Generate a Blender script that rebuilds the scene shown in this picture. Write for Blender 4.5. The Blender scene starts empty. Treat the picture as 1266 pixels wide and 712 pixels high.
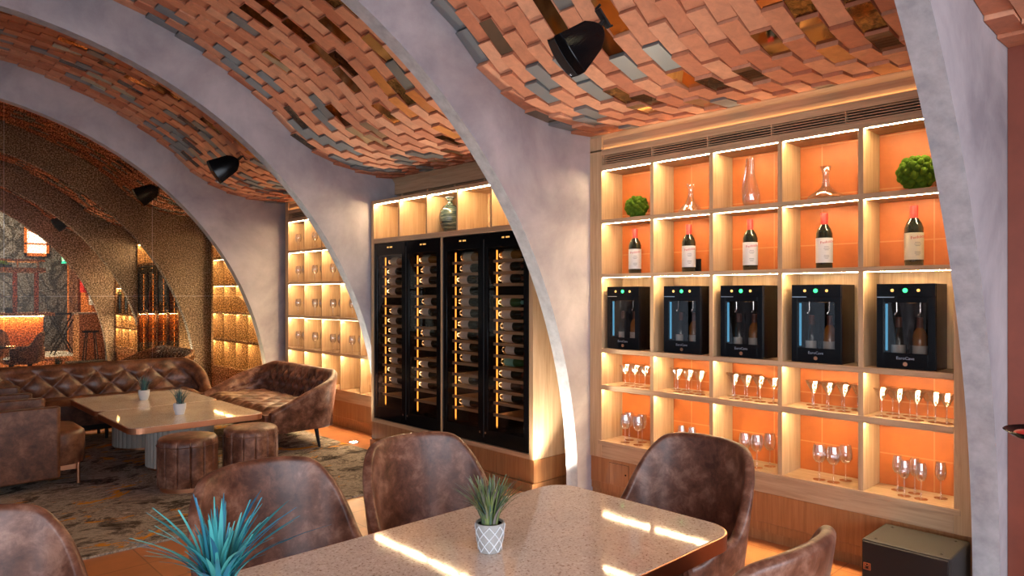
import bpy, math, random
from mathutils import Vector, Matrix
PI = math.pi
col = bpy.context.scene.collection
R = math.radians

# ------------------------------------------------------------------ camera data (taken from the photograph)
F_PX, W_PX, H_PX = 856.0, 1266.0, 712.0
TH = math.atan((633 + 184) / F_PX)
CAM_H = 1.5
PERIOD, FIN0 = 2.585, 0.76 - 2.585            # spacing of the arched fins along the hall
CX, CZ, RIN, ROUT = 0.39, 0.055, 3.47, 3.86    # arch circle: opening and vault
FIN_T = 0.11
def finY(k): return FIN0 + PERIOD * k          # fin 1 is the nearest one in the picture

# ------------------------------------------------------------------ mesh builder
class MB:
    def __init__(s): s.v = []; s.f = []; s.m = []; s.sm = []
    def add(s, vs, fs, m=0, smooth=False):
        b = len(s.v); s.v += [tuple(v) for v in vs]
        for f in fs: s.f.append(tuple(i + b for i in f)); s.m.append(m); s.sm.append(smooth)
        return s
    def box(s, x0, x1, y0, y1, z0, z1, m=0):
        if x0 > x1: x0, x1 = x1, x0
        if y0 > y1: y0, y1 = y1, y0
        if z0 > z1: z0, z1 = z1, z0
        vs = [(x0,y0,z0),(x1,y0,z0),(x1,y1,z0),(x0,y1,z0),(x0,y0,z1),(x1,y0,z1),(x1,y1,z1),(x0,y1,z1)]
        return s.add(vs, [(0,3,2,1),(4,5,6,7),(0,1,5,4),(1,2,6,5),(2,3,7,6),(3,0,4,7)], m)
    def lathe(s, prof, n=24, c=(0,0,0), m=0, smooth=True, rx=1.0, ry=1.0):
        vs = []; fs = []; k = len(prof)
        for i in range(n):
            a = 2 * PI * i / n
            for r, z in prof: vs.append((c[0] + r * rx * math.cos(a), c[1] + r * ry * math.sin(a), c[2] + z))
        for i in range(n):
            j = (i + 1) % n
            for q in range(k - 1): fs.append((i*k+q, j*k+q, j*k+q+1, i*k+q+1))
        if prof[0][0] > 1e-6: fs.append(tuple(i*k for i in reversed(range(n))))
        if prof[-1][0] > 1e-6: fs.append(tuple(i*k+k-1 for i in range(n)))
        return s.add(vs, fs, m, smooth)
    def tube(s, pts, rad, n=8, m=0, smooth=True):
        pts = [Vector(p) for p in pts]; rads = rad if isinstance(rad, (list, tuple)) else [rad] * len(pts)
        vs = []; fs = []
        for i, p in enumerate(pts):
            d = (pts[min(i+1, len(pts)-1)] - pts[max(i-1, 0)]).normalized()
            u = d.cross(Vector((0,0,1))) if abs(d.z) < .95 else d.cross(Vector((1,0,0)))
            u.normalize(); w = d.cross(u)
            for k in range(n):
                a = 2*PI*k/n; q = p + (u*math.cos(a) + w*math.sin(a)) * rads[i]; vs.append(tuple(q))
        for i in range(len(pts)-1):
            for k in range(n):
                j = (k+1) % n; fs.append((i*n+k, i*n+j, (i+1)*n+j, (i+1)*n+k))
        fs.append(tuple(reversed(range(n)))); fs.append(tuple((len(pts)-1)*n+k for k in range(n)))
        return s.add(vs, fs, m, smooth)
    def prism(s, poly, z0, z1, m=0, smooth=False, axis='z'):
        n = len(poly)
        def P(a, b, h): return {'z': (a, b, h), 'y': (a, h, b), 'x': (h, a, b)}[axis]
        vs = [P(a, b, z0) for a, b in poly] + [P(a, b, z1) for a, b in poly]
        fs = [tuple(range(n)), tuple(n + i for i in reversed(range(n)))]
        fs += [(i, n + i, n + (i+1) % n, (i+1) % n) for i in range(n)]
        return s.add(vs, fs, m, smooth)
    def ball(s, c, r, n=12, k=8, m=0, sc=(1,1,1)):
        vs = [(c[0], c[1], c[2]-r*sc[2])]; fs = []
        for j in range(1, k):
            a = -PI/2 + PI*j/k
            for i in range(n):
                b = 2*PI*i/n
                vs.append((c[0]+r*sc[0]*math.cos(a)*math.cos(b), c[1]+r*sc[1]*math.cos(a)*math.sin(b), c[2]+r*sc[2]*math.sin(a)))
        vs.append((c[0], c[1], c[2]+r*sc[2]))
        for i in range(n): fs.append((0, 1+(i+1)%n, 1+i))
        for j in range(k-2):
            for i in range(n):
                a = 1+j*n+i; b = 1+j*n+(i+1)%n; fs.append((a, b, b+n, a+n))
        t = len(vs)-1; o = 1+(k-2)*n
        for i in range(n): fs.append((o+i, o+(i+1)%n, t))
        return s.add(vs, fs, m, True)
    def grid(s, rows, m=0, closed=False, smooth=True):
        n = len(rows[0]); vs = [p for r in rows for p in r]; fs = []
        for i in range(len(rows)-1):
            for j in range(n if closed else n-1):
                k = (j+1) % n; fs.append((i*n+j, (i+1)*n+j, (i+1)*n+k, i*n+k))
        return s.add(vs, fs, m, smooth)
    def build(s, name, mats, parent=None, bevel=0, sharp=35, seg=2, subsurf=0, solid=0):
        me = bpy.data.meshes.new(name); me.from_pydata(s.v, [], s.f)
        if not isinstance(mats, (list, tuple)): mats = [mats]
        for q in mats: me.materials.append(q)
        me.polygons.foreach_set('material_index', s.m)
        me.polygons.foreach_set('use_smooth', s.sm)
        me.update(); me.validate()
        import bmesh
        bm = bmesh.new(); bm.from_mesh(me); bmesh.ops.recalc_face_normals(bm, faces=bm.faces); bm.to_mesh(me); bm.free()
        if any(s.sm): me.set_sharp_from_angle(angle=R(sharp))
        o = bpy.data.objects.new(name, me); col.objects.link(o)
        if parent: o.parent = parent
        if bevel:
            b = o.modifiers.new('b', 'BEVEL'); b.width = bevel; b.segments = seg; b.limit_method = 'ANGLE'; b.angle_limit = R(40)
        if solid:
            b = o.modifiers.new('t', 'SOLIDIFY'); b.thickness = solid; b.offset = 0
        if subsurf:
            b = o.modifiers.new('s', 'SUBSURF'); b.levels = subsurf; b.render_levels = subsurf
        return o

def tag(o, label=None, cat=None, group=None, kind=None):
    if label: o['label'] = label
    if cat: o['category'] = cat
    if group: o['group'] = group
    if kind: o['kind'] = kind
    return o
def thing(name, label, cat, loc=(0,0,0), rz=0, group=None):
    o = bpy.data.objects.new(name, None); col.objects.link(o); o.empty_display_size = .1
    o.location = loc; o.rotation_euler = (0, 0, rz)
    return tag(o, label, cat, group)
def struct(o, label=None): return tag(o, label, None, None, 'structure')
kids = {}
def dup(root, loc, rz=0, label=None, group=None, scale=None):
    r = root.copy(); col.objects.link(r); r.location = loc; r.rotation_euler = (0, 0, rz)
    if label: r['label'] = label
    if group: r['group'] = group
    if scale: r.scale = (scale,)*3
    if root.name not in kids: kids[root.name] = [c for c in bpy.data.objects if c.parent == root]
    for ch in kids[root.name]:
        c = ch.copy(); col.objects.link(c); c.parent = r
        if ch.name not in kids: kids[ch.name] = [g for g in bpy.data.objects if g.parent == ch]
        for g in kids[ch.name]:
            d = g.copy(); col.objects.link(d); d.parent = c
    return r
def rrect(x0, x1, y0, y1, r, n=6):
    pts = []
    for cx, cy, a0 in ((x1-r, y1-r, 0), (x0+r, y1-r, 90), (x0+r, y0+r, 180), (x1-r, y0+r, 270)):
        for i in range(n+1):
            a = R(a0 + 90*i/n); pts.append((cx + r*math.cos(a), cy + r*math.sin(a)))
    return pts
def sstep(t): t = max(0, min(1, t)); return t*t*(3-2*t)
def lerp(a, b, t): return a + (b-a)*t

# ------------------------------------------------------------------ materials
def mat(name, base=(.5,.5,.5), rough=.5, metal=0, spec=.5, emis=None, estr=0, coat=0):
    m = bpy.data.materials.new(name); m.use_nodes = True
    b = m.node_tree.nodes['Principled BSDF']
    b.inputs['Base Color'].default_value = (*base, 1); b.inputs['Roughness'].default_value = rough
    b.inputs['Metallic'].default_value = metal; b.inputs['Specular IOR Level'].default_value = spec
    b.inputs['Coat Weight'].default_value = coat
    if emis: b.inputs['Emission Color'].default_value = (*emis, 1); b.inputs['Emission Strength'].default_value = estr
    return m
def N(m, t, **kw):
    n = m.node_tree.nodes.new(t)
    for k, v in kw.items():
        if k in n.inputs: n.inputs[k].default_value = v
        else: setattr(n, k, v)
    return n
def L(m, a, b): m.node_tree.links.new(a, b)
def bsdf(m): return m.node_tree.nodes['Principled BSDF']
def coords(m, scale=(1,1,1), kind='Object', rot=(0,0,0)):
    tc = N(m, 'ShaderNodeTexCoord'); mp = N(m, 'ShaderNodeMapping'); mp.inputs['Scale'].default_value = scale
    mp.inputs['Rotation'].default_value = rot
    L(m, tc.outputs[kind], mp.inputs['Vector']); return mp.outputs['Vector']
def ramp(m, fac, stops):
    r = N(m, 'ShaderNodeValToRGB'); e = r.color_ramp.elements
    while len(e) < len(stops): e.new(.5)
    for k, (p, c) in enumerate(stops): e[k].position = p; e[k].color = (*c, 1)
    L(m, fac, r.inputs['Fac']); return r.outputs['Color']
def noise(m, vec, scale=5, detail=4, rough=.6, dist=0):
    n = N(m, 'ShaderNodeTexNoise'); n.inputs['Scale'].default_value = scale; n.inputs['Detail'].default_value = detail
    n.inputs['Roughness'].default_value = rough; n.inputs['Distortion'].default_value = dist
    L(m, vec, n.inputs['Vector']); return n.outputs['Fac']
def bump(m, h, strength=.2, dist=.01):
    b = N(m, 'ShaderNodeBump'); b.inputs['Strength'].default_value = strength; b.inputs['Distance'].default_value = dist
    L(m, h, b.inputs['Height']); L(m, b.outputs['Normal'], bsdf(m).inputs['Normal'])
def mix(m, fac, a, b, mode='MIX'):
    n = N(m, 'ShaderNodeMix', data_type='RGBA', blend_type=mode)
    if hasattr(fac, 'node'): L(m, fac, n.inputs[0])
    else: n.inputs[0].default_value = fac
    for s, i in ((a, 6), (b, 7)):
        if hasattr(s, 'node'): L(m, s, n.inputs[i])
        else: n.inputs[i].default_value = (*s, 1)
    return n.outputs[2]

M = {}
def wood(name, c0, c1, c2, rough=.45, sc=(14, 14, .7)):
    m = mat(name, c1, rough); v = coords(m, sc)
    n = noise(m, v, 3.0, 6, .65, .6)
    L(m, ramp(m, n, [(.25, c0), (.5, c1), (.78, c2)]), bsdf(m).inputs['Base Color']); bump(m, n, .08, .004)
    return m
M['oak'] = wood('oak_veneer', (.42,.25,.125), (.56,.37,.20), (.66,.47,.28))
M['oak_h'] = wood('oak_boards', (.38,.23,.12), (.53,.35,.20), (.64,.45,.27), sc=(14, .7, 14))
M['oak_dark'] = wood('oak_plinth', (.24,.10,.035), (.36,.16,.06), (.46,.23,.09), .4)
def leather(name, a, b, c, rough=.36):
    m = mat(name, b, rough); tc = N(m, 'ShaderNodeTexCoord'); oi = N(m, 'ShaderNodeObjectInfo')
    ad = N(m, 'ShaderNodeVectorMath', operation='ADD'); L(m, tc.outputs['Object'], ad.inputs[0])
    sc = N(m, 'ShaderNodeVectorMath', operation='SCALE'); cb = N(m, 'ShaderNodeCombineXYZ')
    for i in range(3): L(m, oi.outputs['Random'], cb.inputs[i])
    L(m, cb.outputs[0], sc.inputs[0]); sc.inputs['Scale'].default_value = 9.0; L(m, sc.outputs[0], ad.inputs[1])
    v = ad.outputs[0]
    n1 = noise(m, v, 13, 9, .70, .3); n2 = noise(m, v, 3, 3, .5)
    k = mix(m, .35, n1, n2)
    L(m, ramp(m, k, [(.39, a), (.5, b), (.62, c)]), bsdf(m).inputs['Base Color'])
    g = noise(m, v, 260, 2, .5); bump(m, g, .10, .001)
    return m
M['leather'] = leather('brown_leather', (.060,.019,.010), (.155,.060,.034), (.34,.175,.115))
M['leather_dark'] = leather('dark_brown_leather', (.050,.016,.007), (.125,.045,.021), (.24,.105,.055))
def plaster(name, a, b, rough=.75, esc=1.6, dist=.35):
    m = mat(name, a, rough); v = coords(m, (1, 1, 1))
    n1 = noise(m, v, esc, 9, .62, dist); n2 = noise(m, v, 38, 4, .7)
    L(m, ramp(m, n1, [(.32, a), (.68, b)]), bsdf(m).inputs['Base Color'])
    bump(m, mix(m, .4, n1, n2), .25, .006); return m
M['plaster'] = plaster('grey_lilac_plaster', (.26,.240,.262), (.50,.465,.480))
M['plaster_edge'] = plaster('grey_plaster_edge', (.30,.31,.33), (.45,.46,.48), esc=14, dist=0)
def clay(name, a, b, c, rough=.7, scale=1.3):
    m = mat(name, b, rough); g = N(m, 'ShaderNodeNewGeometry'); v = coords(m)
    n = noise(m, v, 14, 6, .7, .5)
    r = ramp(m, g.outputs['Random Per Island'], [(0, a), (.5, b), (1, c)])
    d = ramp(m, n, [(.25, (.72,.72,.72)), (.7, (1.08,1.06,1.04))])
    L(m, mix(m, 1.0, r, d, 'MULTIPLY'), bsdf(m).inputs['Base Color']); bump(m, n, .25, .004); return m
M['brick'] = clay('terracotta_brick', (.50,.175,.088), (.62,.26,.14), (.72,.36,.215))
M['brick_orange'] = clay('glazed_orange_brick', (.50,.17,.04), (.60,.22,.06), (.68,.28,.08), .25)
M['grey_glaze'] = mat('grey_glazed_brick', (.26,.28,.28), .30, .45)
M['mirror'] = mat('bronze_mirror', (.36,.24,.13), .06, 1.0)
M['mirror_gold'] = mat('gold_mirror', (.80,.60,.30), .05, 1.0)
m = M['antique'] = mat('antique_mirror', (.25,.18,.10), .12, 1.0); v = coords(m); n = noise(m, v, 22, 6, .75, 1.0)
L(m, ramp(m, n, [(.35, (.02,.014,.008)), (.55, (.22,.14,.07)), (.75, (.62,.47,.22))]), bsdf(m).inputs['Base Color'])
M['mortar'] = mat('dark_mortar', (.20,.07,.045), .9)
def tiles(name, c1, c2, cm, w, h, rough, mortar=.004, offs=0, bs=.3):
    m = mat(name, c1, rough); tc = N(m, 'ShaderNodeTexCoord'); b = N(m, 'ShaderNodeTexBrick'); b.offset = offs
    L(m, tc.outputs['Object'], b.inputs['Vector'])
    b.inputs['Scale'].default_value = 1; b.inputs['Brick Width'].default_value = w; b.inputs['Row Height'].default_value = h
    b.inputs['Mortar Size'].default_value = mortar; b.inputs['Color1'].default_value = (*c1, 1); b.inputs['Color2'].default_value = (*c2, 1)
    b.inputs['Mortar'].default_value = (*cm, 1)
    n = noise(m, tc.outputs['Object'], 6, 5, .6)
    d = ramp(m, n, [(.25, (.8,.8,.8)), (.75, (1.1,1.08,1.06))])
    L(m, mix(m, 1.0, b.outputs['Color'], d, 'MULTIPLY'), bsdf(m).inputs['Base Color']); return m, tc, b
M['floor'] = tiles('terracotta_floor_tiles', (.50,.19,.07), (.58,.24,.095), (.30,.12,.05), .3, .3, .28)[0]
m, tc, b = tiles('terracotta_wall_tiles', (.52,.145,.028), (.58,.175,.038), (.62,.26,.09), .30, .30, .45)
mp = N(m, 'ShaderNodeMapping'); mp.inputs['Rotation'].default_value = (R(90), 0, R(90)); mp.vector_type = 'TEXTURE'
L(m, tc.outputs['Object'], mp.inputs['Vector']); L(m, mp.outputs['Vector'], b.inputs['Vector']); M['walltile'] = m
m = M['stone'] = mat('speckled_stone', (.5,.43,.36), .05, spec=.38); v = coords(m)
n1 = noise(m, v, 150, 3, .6); n2 = noise(m, v, 6, 4, .6)
a1 = ramp(m, n1, [(.33, (.36,.22,.15)), (.42, (.74,.62,.51)), (.60, (.80,.69,.59)), (.68, (.93,.88,.81))])
a2 = ramp(m, n2, [(.3, (.9,.9,.9)), (.7, (1.06,1.05,1.03))]); L(m, mix(m, 1.0, a1, a2, 'MULTIPLY'), bsdf(m).inputs['Base Color'])
M['copper'] = mat('copper_edge', (.70,.34,.19), .34, 1.0)
M['brass'] = mat('brass', (.75,.50,.24), .25, 1.0)
M['black'] = mat('black_plastic', (.004,.004,.005), .14, spec=.18)
M['black_matte'] = mat('matte_black', (.010,.009,.009), .5, spec=.3)
m = M['cloth_black'] = mat('speaker_box_vinyl', (.022,.019,.017), .55, spec=.3); bump(m, noise(m, coords(m), 180, 3, .6), .4, .002)
M['chrome'] = mat('chrome', (.75,.75,.76), .12, 1.0)
m = M['rug'] = mat('patterned_rug', (.2,.18,.15), .95, spec=.1); v = coords(m, (1.5, 2.6, 1), rot=(0,0,R(-25)))
n1 = noise(m, v, 1.7, 10, .80, .9); n2 = noise(m, v, 1.3, 8, .72, 1.0)
c = ramp(m, n1, [(.38, (.03,.024,.018)), (.46, (.16,.13,.11)), (.52, (.47,.41,.34)), (.56, (.15,.12,.10)), (.64, (.62,.55,.48))])
o2 = ramp(m, n2, [(.575, (0,0,0)), (.60, (1,1,1))]); L(m, mix(m, o2, c, (.62,.26,.03)), bsdf(m).inputs['Base Color'])
bump(m, noise(m, coords(m), 160, 3, .7), .5, .006)
M['moss'] = mat('moss_green', (.10,.20,.015), .95, spec=.1); bump(M['moss'], noise(M['moss'], coords(M['moss']), 90, 4, .8), .9, .012)
def thinglass(name, tint, refl=.06, rough=.02, power=4.0, body=None):
    m = bpy.data.materials.new(name); m.use_nodes = True; nt = m.node_tree; nt.nodes.clear()
    out = N(m, 'ShaderNodeOutputMaterial'); t = N(m, 'ShaderNodeBsdfTransparent'); g = N(m, 'ShaderNodeBsdfGlossy'); x = N(m, 'ShaderNodeMixShader')
    t.inputs['Color'].default_value = (*tint, 1); g.inputs['Roughness'].default_value = rough; g.inputs['Color'].default_value = (1,1,1,1)
    lw = N(m, 'ShaderNodeLayerWeight'); lw.inputs['Blend'].default_value = .5
    pw = N(m, 'ShaderNodeMath', operation='POWER'); L(m, lw.outputs['Facing'], pw.inputs[0]); pw.inputs[1].default_value = power
    ma = N(m, 'ShaderNodeMath', operation='MULTIPLY_ADD'); L(m, pw.outputs[0], ma.inputs[0]); ma.inputs[1].default_value = .85; ma.inputs[2].default_value = refl
    L(m, ma.outputs[0], x.inputs[0]); L(m, t.outputs[0], x.inputs[1]); L(m, g.outputs[0], x.inputs[2]); L(m, x.outputs[0], out.inputs['Surface'])
    return m, t
M['glass'] = thinglass('clear_glass', (.99,.99,.99), .20, .09, 1.8)[0]
M['pane'] = thinglass('window_glass', (.95,.97,.98), .04, .01, 5)[0]
M['door_glass'] = thinglass('tinted_door_glass', (.80,.77,.74), .03, .01, 5)[0]
m, t = thinglass('seeded_partition_glass', (.8,.75,.65), .008, .2, 7); v = coords(m)
n1 = noise(m, v, 75, 2, .6)
L(m, ramp(m, n1, [(.36, (.42,.35,.25)), (.50, (.72,.64,.50)), (.64, (.98,.93,.82))]), t.inputs['Color']); M['partition'] = m
M['winebottle'] = mat('dark_bottle_glass', (.008,.012,.008), .06, coat=.6)
M['green_bottle'] = mat('green_bottle_glass', (.04,.12,.035), .08, coat=.5)
M['amber_bottle'] = mat('amber_bottle_glass', (.40,.17,.03), .1, coat=.5)
M['label'] = mat('paper_label', (.80,.77,.72), .6)
M['label_cream'] = mat('cream_paper_label', (.74,.66,.48), .6)
M['label_teal'] = mat('teal_label', (.25,.62,.55), .5)
M['redcap'] = mat('red_capsule', (.55,.03,.025), .35)
M['goldcap'] = mat('dark_capsule', (.16,.05,.03), .35)
M['redink'] = mat('red_ink', (.55,.03,.03), .6); M['ink'] = mat('grey_ink', (.18,.17,.16), .6)
M['silverink'] = mat('silver_ink', (.45,.48,.55), .3, .6)
M['white'] = mat('white_ceramic', (.72,.74,.76), .4)
M['led'] = mat('warm_led', (1,.9,.7), .5, emis=(1.0,.72,.39), estr=190)
M['led2'] = mat('warm_led_soft', (1,.9,.7), .5, emis=(1.0,.60,.26), estr=16)
M['ledorange'] = mat('orange_led', (1,.6,.2), .5, emis=(1.0,.32,.04), estr=3.2)
M['ledin'] = mat('dispenser_inner_light', (1,.7,.4), .5, emis=(1.0,.52,.18), estr=2.6)
M['ledtop'] = mat('fridge_top_light', (1,.7,.4), .5, emis=(1.0,.50,.13), estr=26)
M['green_on'] = mat('green_indicator', (.1,.8,.3), .4, emis=(.03,.9,.25), estr=2.0)
M['red_on'] = mat('red_indicator', (.8,.2,.1), .4, emis=(.9,.14,.08), estr=1.2)
M['amber_on'] = mat('amber_indicator', (.8,.5,.2), .4, emis=(.9,.45,.10), estr=1.2)
M['bluereflect'] = mat('blue_reflection_strip', (.1,.4,.7), .3, emis=(.10,.45,.8), estr=.9)  # blue door reflection painted as a faint glow, not a lamp
M['groundlamp'] = mat('ground_lamp_lens', (1,1,1), .4, emis=(1,.93,.82), estr=60)
M['frame_dark'] = mat('dark_window_frame', (.03,.03,.032), .4)
M['blade'] = mat('blade_green', (.10,.22,.05), .5)
def blades(name, a, b, c):
    m = mat(name, a, .5); g = N(m, 'ShaderNodeNewGeometry')
    L(m, ramp(m, g.outputs['Random Per Island'], [(0, a), (.5, b), (1, c)]), bsdf(m).inputs['Base Color']); return m
M['grass_green'] = blades('green_purple_blades', (.07,.13,.12), (.22,.30,.08), (.20,.17,.16))
M['grass_blue'] = blades('blue_teal_blades', (.02,.15,.28), (.03,.30,.34), (.10,.50,.46))
M['grass_dusk'] = blades('dusky_blades', (.03,.10,.10), (.05,.16,.16), (.12,.10,.13))
m = M['vase'] = mat('striped_glaze', (.05,.07,.07), .18, coat=.5); v = coords(m, (1, 1, 14)); n = noise(m, v, 3, 6, .7, .8)
L(m, ramp(m, n, [(.38, (.010,.014,.014)), (.5, (.03,.06,.06)), (.60, (.22,.26,.20)), (.72, (.45,.46,.36))]), bsdf(m).inputs['Base Color'])
m = M['mural'] = mat('dark_wall_mural', (.1,.11,.13), .7); v = coords(m, (1,1,1)); n = noise(m, v, .55, 2, .5, 4.5)
L(m, ramp(m, n, [(.42, (.085,.09,.10)), (.46, (.012,.012,.013)), (.51, (.012,.012,.013)), (.55, (.075,.08,.09))]), bsdf(m).inputs['Base Color'])
M['greywall'] = plaster('dark_grey_wall', (.13,.14,.16), (.19,.20,.22))
M['paleconc'] = mat('pale_concrete', (.45,.44,.42), .6)
M['exitgreen'] = mat('exit_sign_green', (.02,.5,.35), .4, emis=(.03,.7,.55), estr=1.5)
M['exitwhite'] = mat('exit_sign_white', (.9,.9,.9), .4, emis=(1,1,1), estr=1.5)
M['firered'] = mat('fire_red', (.62,.02,.02), .4)
M['daylit'] = mat('frosted_daylight_pane', (.9,.92,.95), .5, emis=(.9,.95,1), estr=3.0)

# ------------------------------------------------------------------ ceiling vault profile
def vault_z(x):
    """underside of the vault: circle, flaring flat near the wall"""
    d = abs(x - CX)
    if d < 2.35: return CZ + math.sqrt(ROUT**2 - d*d)
    pts = [(2.35, CZ + math.sqrt(ROUT**2 - 2.35**2)), (2.5, 2.965), (2.65, 2.865), (2.85, 2.775), (3.05, 2.72), (3.3, 2.69), (3.7, 2.68), (5, 2.68)]
    for (a, za), (b, zb) in zip(pts, pts[1:]):
        if d <= b: return lerp(za, zb, (d-a)/(b-a))
    return 2.68
XR, XL = 4.02, 2*CX - 4.02
# arc-length table
def arc_table(sgn):
    pts = []; s = 0; x = CX; z = vault_z(CX); pts.append((0, x, z))
    while abs(x - CX) < 3.63:
        x2 = x + sgn*.01; z2 = vault_z(x2); s += math.hypot(x2-x, z2-z); x, z = x2, z2; pts.append((s, x, z))
    return pts
ARC = {1: arc_table(1), -1: arc_table(-1)}
def at_s(sgn, s):
    T = ARC[sgn]; smax = T[-1][0]; s2 = max(0, min(s, smax - 1e-6)); i = int(s2 / smax * (len(T)-1))
    while i > 0 and T[i][0] > s2: i -= 1
    while i < len(T)-2 and T[i+1][0] < s2: i += 1
    a, b = T[i], T[i+1]; t = (s2 - a[0]) / (b[0]-a[0]); x, z = lerp(a[1], b[1], t), lerp(a[2], b[2], t)
    tx, tz = b[1]-a[1], b[2]-a[2]; l = math.hypot(tx, tz)
    return x, z, tx/l, tz/l
def build_vault(k, seed):
    y0, y1 = finY(k) + FIN_T, finY(k+1); rnd = random.Random(seed); b = MB()
    ncol = 22; w = (y1-y0)/ncol; Lb = .238; g = .003
    # closing shell above the bricks
    rows = []
    for i in range(61):
        x = lerp(XL - .1, XR + .25, i/60); z = vault_z(x) + .035; rows.append([(x, y0-.02, z), (x, y1+.02, z), (x, y1+.02, z+.2), (x, y0-.02, z+.2)])
    b.grid(rows, 6, closed=True, smooth=False)
    for sgn in (1, -1):
        smax = ARC[sgn][-1][0]
        for c in range(ncol):
            ya, yb = y0 + c*w + g, y0 + (c+1)*w - g
            s = -Lb/2 if c % 2 else 0.0
            while s < smax - .02:
                sa, sb = max(s, 0) + g, min(s + Lb, smax) - g; s += Lb
                if sb - sa < .03: continue
                xa, za, txa, tza = at_s(sgn, sa); xb, zb, txb, tzb = at_s(sgn, sb)
                # flat brick whose crown-side end hangs lower than its wall-side end
                lift_a = .022 + rnd.uniform(-.003, .004); lift_b = .002 + rnd.uniform(0, .004)
                nx, nz = (xb-xa), (zb-za); l = math.hypot(nx, nz); nx, nz = nx/l, nz/l
                px, pz = nz*sgn, -nx*sgn      # points down into the room
                A = (xa + px*lift_a, za + pz*lift_a); B = (xb + px*lift_b, zb + pz*lift_b)
                At = (xa - px*.04, za - pz*.04); Bt = (xb - px*.04, zb - pz*.04)
                fy = c/(ncol-1); sm = (sa+sb)/2/smax; r = rnd.random()
                pg = .05 + (.17 if fy > .66 else 0) + (.08 if sm > .6 and fy > .5 else 0)
                pm = .20 if .08 < fy < .72 else .06
                if sm > .93: pm *= .3
                if r < pg: mi = 1
                elif r < pg + pm*.28: mi = 2
                elif r < pg + pm*.58: mi = 3
                elif r < pg + pm*1.05: mi = 4
                elif r < pg + pm*1.05 + (.06 if fy < .45 else .0): mi = 5
                else: mi = 0
                vs = [(A[0], ya, A[1]), (B[0], ya, B[1]), (B[0], yb, B[1]), (A[0], yb, A[1]),
                      (At[0], ya, At[1]), (Bt[0], ya, Bt[1]), (Bt[0], yb, Bt[1]), (At[0], yb, At[1])]
                b.add(vs, [(0,1,2,3)], mi); q = mi if mi in (1,) else 0
                b.add(vs, [(4,7,6,5),(0,4,5,1),(1,5,6,2),(2,6,7,3),(3,7,4,0)], q)
    return struct(b.build('ceiling', [M['brick'], M['grey_glaze'], M['mirror'], M['mirror_gold'], M['antique'], M['brick_orange'], M['mortar']]))
for k in range(0, 8):
    build_vault(k, 40 + k)

# ------------------------------------------------------------------ fins (arched plaster partitions)
XWR, XWL = 4.30, 2*CX - 4.30
def build_fin(k):
    y0, y1 = finY(k), finY(k) + FIN_T; b = MB(); n = 72
    arc = []
    a0 = math.asin((0 - CZ)/RIN)
    for i in range(n+1):
        a = lerp(a0, PI - a0, i/n); arc.append((CX + RIN*math.cos(a), CZ + RIN*math.sin(a)))
    outer = []
    for i, (x, z) in enumerate(arc):
        t = i/n
        if t < .12: outer.append((XWR, lerp(0, 3.05, t/.12)))
        elif t > .88: outer.append((XWL, lerp(0, 3.05, (1-t)/.12)))
        else:
            xo = lerp(XWR, XWL, (t-.12)/.76); outer.append((xo, max(vault_z(xo) + .30, 3.05)))
    for i in range(n):
        (xa, za), (xb, zb) = arc[i], arc[i+1]; (ua, wa), (ub, wb) = outer[i], outer[i+1]
        b.add([(xa,y0,za),(xb,y0,zb),(ub,y0,wb),(ua,y0,wa)], [(0,1,2,3)], 0)
        b.add([(xa,y1,za),(xb,y1,zb),(ub,y1,wb),(ua,y1,wa)], [(0,3,2,1)], 0)
        b.add([(xa,y0,za),(xb,y0,zb),(xb,y1,zb),(xa,y1,za)], [(0,3,2,1)], 1, True)
        b.add([(ua,y0,wa),(ub,y0,wb),(ub,y1,wb),(ua,y1,wa)], [(0,1,2,3)], 0)
    return struct(b.build('wall_arch', [M['plaster'], M['plaster_edge']]))
for k in range(0, 8): build_fin(k)

# ------------------------------------------------------------------ room shell
YB, YE = -4.4, 21.7
struct(MB().box(XWL-.6, XWR+.6, YB-.3, YE+.3, -.2, 0).build('floor', M['floor']))
wr = MB().box(XWR, XWR+.25, YB, finY(7)+FIN_T, 0, 3.4)
struct(wr.build('wall_right', M['walltile']))
struct(MB().box(4.2, 4.45, finY(7)+FIN_T, YE, 0, 4.6).build('wall_right_far', M['walltile']))
struct(MB().box(XWL-.25, XWR+.25, YE, YE+.25, 0, 4.6).build('wall_back', M['mural']))
struct(MB().box(XWL-.25, XWL, finY(7)+FIN_T, YE, 0, 4.6).build('wall_left_far', M['greywall']))
struct(MB().box(XWL-.25, XWR+.25, finY(7)+FIN_T+.01, YE+.25, 4.6, 4.75).build('ceiling_far', M['greywall']))
b = MB().box(XWL-.25, XWR+.25, YB-.25, YB, 0, .35).box(XWL-.25, XWR+.25, YB-.25, YB, 3.0, 4.6)
struct(b.build('wall_front', M['plaster']))
struct(MB().box(XWL-.25, XWR+.25, YB-.25, finY(0), 4.2, 4.35).build('ceiling_front', M['plaster']))
# terracotta pier beside the nearest fin
M['piertile'] = tiles('red_pier_tiles', (.50,.085,.025), (.54,.10,.03), (.22,.05,.025), .5, .5, .5)[0]
struct(MB().box(4.0, XWR, -1.6, finY(1)-.002, 0, 2.69).build('wall_pier', M['piertile']))
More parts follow.
